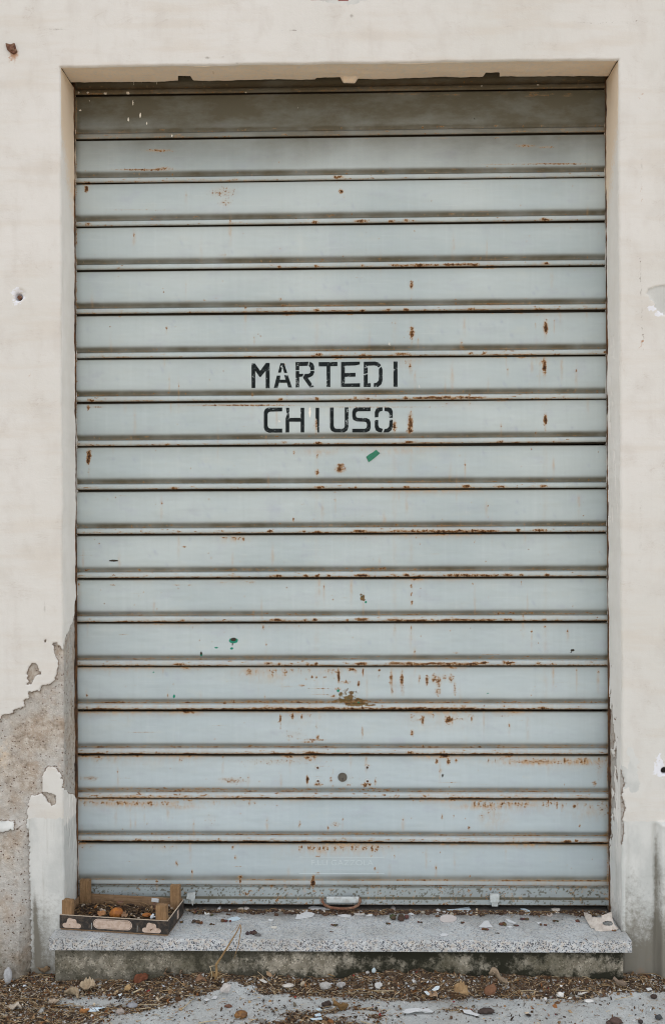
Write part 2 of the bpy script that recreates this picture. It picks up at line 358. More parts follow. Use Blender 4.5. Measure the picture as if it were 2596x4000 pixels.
# ---------------------------------------------------------------- building wall with the door opening
XL, XR, ZT, ZS = -.832, .764, 2.6195, .137       # opening
def inpoly(px, py, poly):
    r = np.zeros(px.shape, bool); n = len(poly)
    for i in range(n):
        x1,y1 = poly[i]; x2,y2 = poly[(i+1)%n]
        if y1 == y2: continue
        c = (y1 > py) != (y2 > py)
        r ^= c & (px < (x2-x1)*(py-y1)/(y2-y1)+x1)
    return r
def sd(px, py, poly):
    d = np.full(px.shape, 1e9)
    for i in range(len(poly)):
        x1,y1 = poly[i]; x2,y2 = poly[(i+1)%len(poly)]
        dx,dy = x2-x1, y2-y1; t = np.clip(((px-x1)*dx+(py-y1)*dy)/(dx*dx+dy*dy+1e-9),0,1)
        d = np.minimum(d, np.hypot(px-x1-t*dx, py-y1-t*dy))
    return np.where(inpoly(px,py,poly), d, -d)
BIG = [(-600,2900),(-200,2850),(0,2812),(10,2795),(28,2790),(50,2788),(50,2772),(97,2765),(92,2740),(110,2725),(110,2700),(122,2705),(155,2698),(165,2680),(190,2678),(205,2668),(216,2650),(222,2625),(229,2600),(224,2585),(214,2565),(213,2540),(208,2513),(222,2512),(234,2525),(245,2548),(300,2548),(300,4100),(-600,4100)]
KEEP = [(190,2992),(175,3008),(162,3030),(166,3090),(150,3108),(122,3108),(112,3120),(107,3180),(104,3215),(112,3250),(118,3500),(124,4100),(320,4100),(320,3085),(245,3080),(240,3030),(222,3000)]
HOLE = [(160,3095),(185,3100),(216,3108),(215,3145),(200,3150),(190,3130),(175,3112)]
SP1 = [(125,2590),(143,2595),(150,2612),(158,2632),(140,2640),(128,2655),(120,2675),(104,2676),(112,2660),(107,2655),(110,2640),(102,2632),(115,2605)]
SP2 = [(170,2501),(183,2499),(181,2508),(174,2510)]
RP1 = [(2452,2915),(2468,2920),(2480,2955),(2502,2975),(2486,2990),(2494,3050),(2498,3075),(2480,3100),(2462,3095),(2455,3075),(2432,3090),(2420,3060),(2436,3010),(2420,2985),(2450,3005),(2458,2960),(2444,2940)]
RP2 = [(2523,1132),(2560,1118),(2700,1100),(2700,1240),(2580,1230),(2560,1205),(2550,1180),(2530,1160)]
RP3 = [(2415,3000),(2431,3010),(2438,3060),(2430,3110),(2440,3150),(2433,3200),(2438,3260),(2428,3300),(2415,3300)]
TOPP = [(1180,-60),(1500,-60),(1440,-5),(1395,15),(1350,20),(1300,12),(1240,0)]
LR1 = [(-200,3205),(55,3207),(60,3235),(25,3246),(-200,3250)]
def wall_attrs(U, Vp):
    nz = (fbm(U/9, Vp/9, 3, 4)-.5)
    Uw = U+nz*16; Vw = Vp+(fbm(U/9+50, Vp/9, 5, 4)-.5)*16
    s = sd(Uw, Vw, BIG); s = np.minimum(s, -sd(Uw,Vw,KEEP)); s = np.maximum(s, sd(Uw,Vw,HOLE))
    for p in (SP1, SP2, RP3): s = np.maximum(s, sd(Uw,Vw,p))
    s = np.minimum(s, -sd(Uw, Vw, LR1)*.9)
    peel = np.clip(.5+s/14, 0, 1)
    grey = np.where(U < 1000, sstep(3190, 3204, Vp+nz*30), sstep(3204, 3214, Vp+nz*8))
    grey = np.maximum(grey, np.clip(.5+sd(Uw,Vw,RP1)/6, 0, 1)); grey = np.maximum(grey, np.clip(.5+sd(Uw,Vw,RP2)/5, 0, 1)); grey = np.maximum(grey, np.clip(.5+sd(Uw,Vw,LR1)/5, 0, 1)); crackx = np.maximum(.42*np.exp(-(sd(Uw,Vw,RP1)/3.5)**2), .5*np.exp(-(sd(Uw,Vw,RP2)/3.)**2))
    grey = np.maximum(grey, np.clip(.5+sd(Uw,Vw,TOPP)/8, 0, 1)*.9)
    dirt = .0*U
    dirt = dirt+.50*sstep(3300, 3800, Vp)+.30*sstep(3250,3420,Vp)*(U > 2440)*fbm(U/40,Vp/60,300,4)*1.5+.38*sstep(3450,3800,Vp)*(U > 2300)+.30*sstep(3650, 3860, Vp)+.2*(U<400)*sstep(3300,3600,Vp)*np.exp(-((U-165)/45)**2)
    dirt += .55*np.exp(-((U-(130+.05*(Vp-3400)))/9)**2)*sstep(3430,3560,Vp)
    dirt += .5*np.exp(-((U-2562)/9)**2)*sstep(3215,3260,Vp)
    dirt += .28*np.exp(-((U-148)/6)**2-((Vp-600)/230)**2)*fbm(U/6,Vp/25,4)
    dirt += .40*np.exp(-((U-2504)/10)**2)*np.clip(sstep(330,380,Vp)*(1-sstep(750,900,Vp)),0,1)*fbm(U/6,Vp/30,9)
    dirt += .22*np.exp(-((U-2500)/13)**2)*sstep(1830,1880,Vp)*(1-sstep(2200,2330,Vp))
    for (a,b,rx,ry,k) in [(175,2370,8,30,.5),(178,2440,5,30,.3),(1065,60,3,2,0),(1145,118,22,4,.6),(1372,62,9,9,.6),(810,226,14,6,.7),(870,222,10,6,.6),(925,247,9,5,.6),(570,240,8,4,.4),(735,237,8,4,.4),
                          (2310,88,50,3,.5),(2440,90,25,3,.5),(2510,84,30,3,.45),(1985,102,16,4,.5),(150,112,60,20,.25),(230,115,50,4,.35),(1680,112,60,4,.25),(2430,3700,40,40,.3),(150,3700,10,60,.4)]:
        dirt += k*np.exp(-((U-a)/rx)**2-((Vp-b)/ry)**2)
    white = .0*U
    for (a,b,rx,ry,k) in [(75,1160,27,30,.75),(62,1140,20,20,.8),(60,1190,18,12,.8),(2580,3005,34,42,.8),(2572,2960,12,22,.8),(2545,1205,22,10,.9),(2575,1225,26,12,.9),(2512,1192,5,12,.5)]:
        white = np.maximum(white, k*np.exp(-(((Uw+nz*30-a)/rx)**2+((Vw-nz*30-b)/ry)**2)**1.5))
    crack = .0*U
    for pts, w in [([(148,382),(152,460),(150,560),(146,590),(150,760),(155,900)], 2.2), ([(2505,355),(2512,450),(2508,560),(2500,640),(2505,770)], 1.6), ([(2497,1010),(2503,1180),(2508,1330),(2509,1370)], 2.5),
                   ([(0,1184),(40,1182),(70,1165)], 1.5), ([(205,2690),(225,2680),(244,2662)], 1.8), ([(0,3254),(60,3240),(92,3222),(105,3212)], 3), ([(2265,88),(2330,92),(2400,86),(2560,84)], 1.2), ([(1090,116),(1150,121),(1180,117)], 1.5), ([(110,2820),(105,2900),(112,2960)],1.2)]:
        s2 = np.full(U.shape, 1e9)
        for (x1,y1),(x2,y2) in zip(pts, pts[1:]):
            dx,dy = x2-x1,y2-y1; t = np.clip(((Uw-x1)*dx+(Vw-y1)*dy)/(dx*dx+dy*dy),0,1)
            s2 = np.minimum(s2, np.hypot(Uw-x1-t*dx, Vw-y1-t*dy))
        crack = np.maximum(crack, (.42 if w in (2.2,1.6) else .55)*np.exp(-(s2/(w*2.2))**2))
    crack = np.maximum(crack, crackx); rust = .0*U
    for (a,b,rx,ry,k) in [(52,215,22,34,.75),(60,260,14,45,.35),(125,1465,6,16,.6),(2505,735,5,26,.55),(2508,1335,4,24,.7),(198,535,5,5,.5),(2505,370,7,10,.6),(2508,775,5,8,.7),(2500,3795,34,26,.42),(2535,3745,18,14,.38)]:
        rust = np.maximum(rust, k*np.exp(-((U+nz*40-a)/rx)**2-((Vp-nz*50-b)/ry)**2))
    moss_or_bounce = .5*np.exp(-((U-10)/50)**2-((Vp-2950)/120)**2)+.4*np.exp(-((U-30)/60)**2-((Vp-3350)/60)**2)+.35*np.exp(-((U-160)/30)**2-((Vp-3300)/60)**2)
    red = ((U > 1215) & (U < 1360) & (Vp < 2) & (Vp > -9))*1.0
    return peel, grey, dirt, white, rust, moss_or_bounce, red, crack
def wall_depth(U, Vp, peel, X, Z):
    y = .008*sstep(.45,.55,peel)+.0025*(fbm(X*9,Z*9,21,3)-.5)
    y = y+sstep(.5,.6,peel)*.004*(fbm(X*60,Z*60,22,4)-.5)
    g = sstep(3215,3850,Vp)
    left = np.clip((118-U)/30, 0, 1); y = y-(.012+.030*g)*left*sstep(3205,3235,Vp)
    lf = np.clip((U-2564)/10, 0, 1); y = y-.022*lf*sstep(3205,3216,Vp)
    y = y+.004*np.exp(-((U-2560)/9)**2)*sstep(3210,3225,Vp)
    for (a,b,rx,ry,k) in [(72,1160,13,14,.02),(80,1150,20,20,.006),(2594,3012,12,12,.03)]:
        y = y+k*np.exp(-(((U-a)/rx)**2+((Vp-b)/ry)**2)**2)
    y = y+.0035*np.clip(.5+sd(U+16*(fbm(U/9,Vp/9,3,4)-.5),Vp,RP2)/5, 0, 1)
    return y
def wobble(t, s): return .0022*(fbm(t*14, 0*t, s, 4)-.5)*2
def axis(fine0, fine1, step, must, coarse):
    a = np.arange(fine0, fine1, step); a = np.concatenate([a, must, coarse]); a = np.unique(np.round(a,5))
    keep = [True]
    for i in range(1,len(a)): keep.append(True)
    a = np.array(a)
    # drop fine samples crowding the mandatory ones
    for m_ in must: a = a[(np.abs(a-m_) > step*.45) | (np.abs(a-m_) < 1e-9)]
    return a
xs = axis(-1.06, .94, .003, [XL, XR], [-14,-9,-6,-4,-2.5,-1.8,-1.4,-1.2,1.1,1.4,2,3,4.5,6,9,14])
zs = axis(0.0, 2.84, .003, [ZT], [-.3,-.1,3,3.3,4,5.2])
nx, nz_ = len(xs), len(zs)
Zg, Xg = np.meshgrid(zs, xs, indexing='ij')
U, Vp = to_px(Xg, 0*Xg, Zg)
at = wall_attrs(U, Vp); Yg = wall_depth(U, Vp, at[0], Xg, Zg)
# soften the arrises and let them wander
ex = np.where(Zg <= ZT, np.minimum(np.abs(Xg-XL), np.abs(Xg-XR)), 9); ez = np.where((Xg > XL)&(Xg < XR), np.abs(Zg-ZT), 9)
de = np.minimum(ex, ez); de = np.minimum(de, np.hypot(np.minimum(np.abs(Xg-XL),np.abs(Xg-XR)), Zg-ZT))
R_ = .006; Yg += np.where(de < R_, R_-np.sqrt(np.maximum(R_**2-(R_-de)**2,0)), 0)
il, ir, it = [int(np.argmin(np.abs(a-b))) for a, b in ((xs,XL),(xs,XR),(zs,ZT))]
Xw = Xg.copy(); Zw = Zg.copy()
fall = lambda d: np.exp(-(d/.012)**2)
Xw += np.where(Zg <= ZT+.01, wobble(Zg,31)*fall(Xg-XL)+wobble(Zg,32)*fall(Xg-XR), 0)
Zw += wobble(Xg,33)*fall(Zg-ZT)*((Xg > XL)&(Xg < XR))
F = gridfaces(nz_, nx); q = np.arange((nz_-1)*(nx-1)); iz, ix = q//(nx-1), q % (nx-1)
F = F[~((iz < it) & (zs[iz] > .1) & (ix >= il) & (ix < ir))]
verts = [np.stack([Xw, Yg, Zw], -1).reshape(-1,3)]; faces = [F]; A = [np.stack(at[:4],-1).reshape(-1,4)]; B = [np.stack(at[4:],-1).reshape(-1,4)]; Cc = [np.zeros((Xg.size,4))]
cnt = verts[0].shape[0]
# jambs
def jamb(side):
    global cnt
    xi, ws = (il, 31) if side < 0 else (ir, 32)
    zz = zs[zs <= ZT+1e-6]; dd = np.concatenate([[0], np.arange(.003,.132,.003), [.134, .25]])
    Zj, Dj = np.meshgrid(zz, dd, indexing='ij')
    y0 = Yg[:len(zz), xi][:,None]; Y = np.where(Dj == 0, y0, np.maximum(Dj+.003, y0+.0005))
    Uj, Vj = to_px(0*Zj+(XL if side < 0 else XR), 0*Zj, Zj)
    nn = fbm(Dj*70, Zj*40, 41+side, 4)-.5; ns = fbm(Dj*260, Zj*22, 47+side, 3)
    if side < 0:
        lim = np.interp(Vj, [0,2250,2330,2400,2450,2480,2520,2560,3060,3110,3180,4000], [.2,.16,.135,.115,.10,.05,.01,-.05,-.05,.05,.16,.16])
        s = (Dj-lim+nn*.05)*400
        s = np.where((Vj > 3040), np.minimum(s, 6), s)
        chips = (ns > .76)*(Dj > .05)*sstep(2300,2500,Vj)
        crack = .75*(fbm(Dj*300, Zj*14, 61, 3) > .70)*sstep(2300,3000,Vj)*sstep(.02,.06,Dj)
    else:
        lim = np.interp(Vj, [0,2700,2760,2900,3060,3200,3400,4000], [.2,.16,.108,.085,.07,.085,.15,.2])
        s = (Dj-lim+nn*.16)*300
        chips = 0
        crack = .75*(fbm(Dj*260, Zj*12, 63, 3) > .72)*np.clip(sstep(2900,3060,Vj)+.6*sstep(1200,1500,Vj)*(1-sstep(1900,2100,Vj)),0,1)*sstep(.01,.04,Dj)
    peel = np.clip(.5+s/14, 0, 1)
    grey = sstep(3160,3240,Vj+nn*60)*(.55 if side < 0 else .5)
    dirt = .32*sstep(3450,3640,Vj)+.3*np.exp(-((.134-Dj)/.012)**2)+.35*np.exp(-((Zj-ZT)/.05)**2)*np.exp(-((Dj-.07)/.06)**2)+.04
    dirt = dirt+(.12 if side > 0 else .0)*sstep(2700,3300,Vj)
    o = 0*Zj
    rust = .55*np.exp(-((.134-Dj)/.006)**2)*(sstep(2700,2900,Vj) if side < 0 else sstep(2650,2800,Vj)) + .3*sstep(.08,.1,Dj)*sstep(2.4,2.6,Zj)
    a = (peel, grey, dirt, o, rust, .22+.6*sstep(2.25,2.62,Zj+Dj*1.6)+o, o, crack*1.0+o)  # warm tan of the lintel shade painted diagonally into the jamb tops
    x0 = Xw[:len(zz), xi][:,None]
    Xj = x0 + side*(.0045*sstep(.42,.58,peel)+sstep(.5,.6,peel)*.004*(fbm(Dj*70,Zj*60,71,4)-.5)+.003*(fbm(Dj*20,Zj*8,72,3)-.5)*sstep(0,.02,Dj)+.004*(crack > .1)+.0035*(fbm(Zj*30,0*Zj,73,3)-.5)*sstep(.09,.13,Dj))*np.where(Dj == 0,0,1)
    verts.append(np.stack([Xj, Y, Zj],-1).reshape(-1,3)); faces.append(gridfaces(len(zz), len(dd), cnt, side > 0))
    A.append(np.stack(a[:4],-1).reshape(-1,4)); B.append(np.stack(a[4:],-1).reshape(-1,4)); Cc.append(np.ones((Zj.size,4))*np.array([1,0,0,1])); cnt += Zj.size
jamb(-1); jamb(1)
# soffit, with its ragged inner edge and the slot the curtain rolls up into
xx = xs[il:ir+1]; dd = np.concatenate([np.linspace(0,1,34), [1.001,1.002,1.003,1.004]])
Xs, Ts = np.meshgrid(xx, dd, indexing='ij'); Us, Vs = to_px(Xs, 0*Xs+.1, 0*Xs+ZT)
end = .102+.004*(fbm(Xs*8,0*Xs,81,4)-.5)*2+.0016*(fbm(Xs*60,0*Xs,82,3)-.5)*2
bump_ = lambda a,b,e=3: sstep(a-e,a+e,Us)*(1-sstep(b-e,b+e,Us))
end = end-.030*bump_(698,752)-.028*bump_(1888,1948)-.011*bump_(1233,1275)-.009*bump_(1275,1330)
y0 = Yg[it, il:ir+1][:,None]; Ys = np.where(Ts == 0, y0, np.maximum(.003+Ts*end, y0+.0005)); Ys = np.where(Ts > 1, .003+end, Ys)
Zs_ = Zw[it, il:ir+1][:,None]+.003*(fbm(Xs*12,Ts*3,83,3)-.5)*(Ts > 0)*(Ts <= 1)+.002*sstep(0,.2,Ts)
# the arris that has been knocked: plaster hangs lower at the middle of the slot edge
Zs_ = Zs_-.014*bump_(1335,1392,8)*sstep(.8,1,Ts)
Zs_ = Zs_+np.where(Ts > 1, (Ts-1)*1000*.1, 0)
o = 0*Xs
atts = (o, o, .02+.45*(np.exp(-((Us-240)/30)**2)+np.exp(-((Us-2400)/30)**2))+.1*fbm(Xs*5,Ts*3,84), o, .15+.2*fbm(Xs*4,Ts*2,85), .62+o, o, .7*((np.abs(Us-842) < 4)&(np.abs(Ts-.5) < .08))+.6*(bump_(1340,1400,6)*sstep(.85,1,Ts)*(fbm(Xs*200,Ts*30,86) > .45)))  # light bounced off the ground painted into the soffit as a tan tint
verts.append(np.stack([Xs,Ys,Zs_],-1).reshape(-1,3)); faces.append(gridfaces(len(xx), len(dd), cnt, True))
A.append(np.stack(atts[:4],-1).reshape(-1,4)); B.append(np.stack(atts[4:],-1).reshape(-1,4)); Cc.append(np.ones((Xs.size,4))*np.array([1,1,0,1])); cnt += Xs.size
wallo = empty('building_wall', (0,0,0))
tag(wallo, 'cream plastered wall with peeling render framing the shuttered doorway', 'wall')
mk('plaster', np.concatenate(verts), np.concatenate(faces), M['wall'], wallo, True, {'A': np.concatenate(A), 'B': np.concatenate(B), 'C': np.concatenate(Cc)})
b = MB()
for bx_ in [(-1.0,.93,.9,.92,0,3.2), (-1.02,-1.0,.012,.92,0,3.22), (.93,.95,.012,.92,0,3.22), (-1.0,.93,.012,.92,3.2,3.22), (-1.0,.93,.31,.92,.02,.04), (-1.0,XL-.004,.24,.26,0,3.2), (XR+.004,.93,.24,.26,0,3.2),(-1.0,.93,.26,.31,0,.1)]: b.box(*bx_)
b.build('interior', M['black'], wallo)
# rusty stub high on the left, wall plug, hole on the right
p = onplane(46,190,1,0)
b = MB(); b.prism([(p[0]+dx*.00073, p[2]-dz*.00073) for dx,dz in [(-22,-20),(-2,-14),(14,-20),(18,-2),(24,14),(10,24),(-4,16),(-16,6)]], -.006, .02, bev=.0012)
b.lump((p[0]+.002,-.006,p[2]-.002), .0085, 2, .4, 4, (1,.5,1))
b.build('bolt_stub', M['rust'], wallo)
p = onplane(76,1162,1,0)
b = MB(); b.tube([(p[0]-.002,.016,p[2]),(p[0],.004,p[2]+.001)], [.006,.0065], 10); b.tube([(p[0]+.001,.012,p[2]),(p[0]+.004,-.001,p[2]-.002)], [.002,.0015], 6)
b.build('wall_plug', M['rust'], wallo)
p = onplane(2594,3012,1,0)
b = MB(); b.tube([(p[0],.03,p[2]),(p[0],.012,p[2])], .008, 10); b.build('drill_hole', M['black'], wallo)

# ---------------------------------------------------------------- roller shutter
YS = .15
sh = empty('roller_shutter', (0,YS,0))
tag(sh, 'pale grey-blue steel roller shutter with rust marks and black stencilled words', 'shutter')
LZ = [2.5999-.13333*i for i in range(18)]
LPX = [362,536,705,878,1050,1225,1397,1568,1742,1915,2088,2262,2435,2605,2780,2953,3123,3297]
feat = []      # (attribute, x, y, rx, ry, strength)
def line_y(k, x): # photo y of bead line k at x
    L = [(377,347),(549,523),(719,692),(889,867),(1061,1040),(1234,1217),(1404,1390),(1577,1560),(1747,1738),(1921,1910),(2093,2084),(2265,2258),(2436,2433),(2606,2604),(2780,2780),(2953,2953),(3120,3126),(3294,3299)][k]
    return L[0]+(L[1]-L[0])*(x-292)/2076
rr = random.Random(3)
BEAD = {0:[(300,2370,.5)],1:[(380,1000,.55),(300,2370,.35),(1900,2360,.5)],2:[(430,1000,.6),(1296,1350,.9),(300,2370,.25)],3:[(330,360,.7),(1215,1245,.9),(1378,1440,.9),(1510,1545,.8),(1572,1600,.8),(2100,2150,.9),(840,930,.4),(300,2370,.2)],
 4:[(1530,1715,.95),(1735,1860,.95),(1000,1190,.5),(1080,1100,.9),(1225,1245,.9),(2110,2150,.8),(300,700,.4),(1405,1425,.8),(1900,1950,.5)],
 5:[(700,870,.6),(1225,1252,.9),(1400,1430,.8),(1500,1530,.7),(1570,1600,.9),(1650,1665,.8),(2070,2150,.8),(1820,1860,.7),(300,480,.6),(2150,2370,.4),(850,1300,.35)],
 6:[(1225,1262,.9),(1405,1430,.8),(1530,1610,.8),(1820,1850,.7),(1880,1900,.9),(1990,2370,.5),(300,460,.55),(560,1200,.4),(2350,2372,.8)],
 7:[(1620,1865,1.05),(1570,1600,.9),(1225,1250,.95),(1378,1396,.9),(1430,1445,.9),(1080,1110,.8),(340,370,.9),(500,1300,.35),(1300,1620,.4)],
 8:[(1225,1262,.9),(1575,1620,.9),(1940,1970,.8),(2060,2370,.5),(300,395,.8),(600,720,.6),(1100,1200,.5)],
 9:[(660,700,.7),(700,1030,.5),(1222,1275,.9),(1570,1602,.9),(1800,1842,1.),(1920,1985,.7),(2100,2140,.8),(300,400,.7),(1380,1395,.8)],
 10:[(300,390,.8),(680,960,.45),(1042,1068,1.),(1222,1262,1.),(1180,1195,.9),(1372,1440,1.),(1512,1700,.95),(1712,1908,1.05),(2010,2035,.9),(2075,2140,.9),(820,960,.6)],
 11:[(660,780,.5),(820,960,.7),(1055,1110,.9),(1180,1210,.9),(1225,1250,1.),(1275,1292,.9),(1380,1448,1.05),(1525,1720,.85),(1570,1600,1.),(1740,1918,1.),(1955,2010,.9),(2025,2045,.9),(2120,2148,1.),(300,340,.6)],
 12:[(1052,1108,1.05),(1182,1200,.9),(1215,1242,1.),(1345,1365,.8),(1378,1442,1.),(1515,1650,1.05),(1680,1700,.7),(1730,1912,1.05),(1955,2010,.9),(2110,2140,.7),(700,728,.7)],
 13:[(670,730,.9),(1030,1070,.8),(1080,1100,.9),(1190,1210,.8),(1225,1242,.95),(1378,1440,1.),(1520,1860,1.),(1865,1912,1.),(1955,2015,.95),(2090,2110,.8),(2110,2170,.6),(1150,1400,.4)],
 14:[(460,700,.45),(860,1000,.8),(980,1500,1.),(1520,1850,1.05),(1960,2140,.6),(2090,2140,.8)],
 15:[(400,500,.35),(850,1100,.65),(1182,1245,.95),(1250,1300,.5),(1585,1615,.9),(1700,2000,.7),(1350,1500,.4),(2150,2350,.3)],
 16:[(330,700,.8),(700,1000,.7),(1000,1300,.5),(1360,1480,.7),(1500,1560,.4),(1880,2350,.55),(1650,1665,.8)],
 17:[(300,420,.4),(530,560,.8),(900,1200,.35),(1180,1300,.65),(1375,1510,.85),(1520,1680,.75),(2195,2232,1.3),(2240,2260,.9),(650,1100,.3)]}
for k, segs in BEAD.items():
    for (a,b_,s) in segs:
        L = b_-a
        if L < 90 and s >= .7: feat.append((0,(a+b_)/2,line_y(k,a)-13+rr.uniform(-2,3),L*.42,6,min(s+.1,1.3)))
        elif s >= .93:
            x = a
            while x < b_:
                w = rr.uniform(14,40); feat.append((0,x+w/2,line_y(k,x)-12+rr.uniform(-2,2),w*.8,rr.uniform(4,6.5),rr.uniform(.8,1.1)*s)); x += w
        else:
            for _ in range(int(L*.04*s)+2):
                feat.append((0,rr.uniform(a,b_),line_y(k,a)-11+rr.gauss(0,5),rr.uniform(5,22),rr.uniform(1.8,4),rr.uniform(.35,.85)*(s+.25)))
        if s >= .6: feat.append((6,(a+b_)/2,line_y(k,a)-10,L*.55,9,.28))
for k in range(18):                       # general light rusting along beads and seams
    w = .6+.9*(k > 9)+.5*(k > 13)
    for _ in range(int(46*w)):
        x = rr.uniform(300,2365); feat.append((0,x,line_y(k,x)-rr.choice([8,10,14,18,22,40]),rr.uniform(3,12),rr.uniform(1.5,3.2),rr.uniform(.35,.75)))
    for _ in range(int(22*w)):            # short marks in the groove
        x = rr.uniform(300,2365); feat.append((0,x,line_y(k,x)-37+rr.uniform(-2,2),rr.uniform(2,4),rr.uniform(2,5),rr.uniform(.4,.75)))
for a,b_,k,s in [(330,900,16,.7),(1340,1560,16,.8),(1100,1300,16,.5),(1300,1560,17,.6),(300,700,17,.4),(850,1500,14,.75),(1220,1300,10,.6),(1350,1510,11,.75),(860,1120,11,.45),(1920,2080,12,.75),(1500,1620,7,.4),(300,800,15,.3),(1700,2100,17,.4)]:
    for _ in range(int((b_-a)*.11)):
        x = rr.uniform(a,b_); feat.append((0,x,line_y(k,x)-37+rr.gauss(0,3),rr.uniform(3,9),rr.uniform(2.5,5),rr.uniform(.5,1)*s+.1))
for x_,y_,rx_,ry_,s_ in [(2110,2978,150,12,.95),(2250,2976,90,13,1.),(2080,2972,60,8,.8),(1990,3140,70,10,.7),(1900,3150,120,12,.8),(2060,3145,60,9,.6),(2300,3170,60,30,.35),(1930,3200,50,40,.3),(520,3140,190,12,.85),(700,3150,80,10,.6),(430,3115,80,8,.9),(560,3113,150,7,.95),(900,3112,100,6,.6),(1350,3302,150,9,.8),(1250,3325,60,14,.5),(1000,2625,70,18,.5),(1060,2640,60,16,.4),(1550,1760,120,14,.35),(1250,1765,60,12,.4)]:
    feat.append((6,x_,y_,rx_,ry_,s_)); feat.append((0,x_,y_,rx_*.8,ry_*.7,s_*.42))
DRIP = [(10,860,970,.9,14),(10,1300,1480,.3,10),(11,850,1000,.45,10),(13,950,1120,.7,30),(13,1120,1420,.5,20),(13,440,700,.15,8),(15,2050,2370,.75,22),(15,1900,2050,.5,14),(15,300,760,.4,20),(15,1150,1260,.6,12),(16,330,700,.75,20),(16,700,1000,.5,14),(16,1850,2180,.85,22),(16,2180,2370,.5,30),
        (17,1170,1500,1.0,22),(17,1500,1560,.5,14),(17,550,700,.5,14),(17,300,360,.4,12),(7,1700,1860,.35,14),(5,2000,2200,.3,8),(6,1550,1640,.5,20),(12,960,1300,.3,12),(8,1250,1400,.3,14),(14,1600,1850,.5,30),(14,1090,1250,.35,25),(1,600,900,.1,5)]
for a_,b_,y_,s_ in [(330,560,16,.5),(560,1000,16,.35),(850,1500,14,.45),(1500,1860,14,.3),(1150,1520,17,.4),(1880,2370,15,.35),(1850,2370,16,.35),(930,1120,13,.3)]:
    feat.append((6,(a_+b_)/2,line_y(y_,a_)-8,(b_-a_)*.6,14,s_)); feat.append((6,(a_+b_)/2,line_y(y_,a_)-38,(b_-a_)*.6,8,s_))
for k,a,b_,s,h in DRIP:
    for _ in range(int((b_-a)*.13*s)+2):
        x = rr.uniform(a,b_); hh = rr.uniform(.25,1)*h; feat.append((0,x,line_y(k,x)+7+hh*.6,rr.uniform(2.5,8),hh*.7,rr.uniform(.35,.9)*min(1,s+.15)))
    feat.append((6,(a+b_)/2,line_y(k,a)+h*.9,(b_-a)*.55,h*1.3,.35*s))
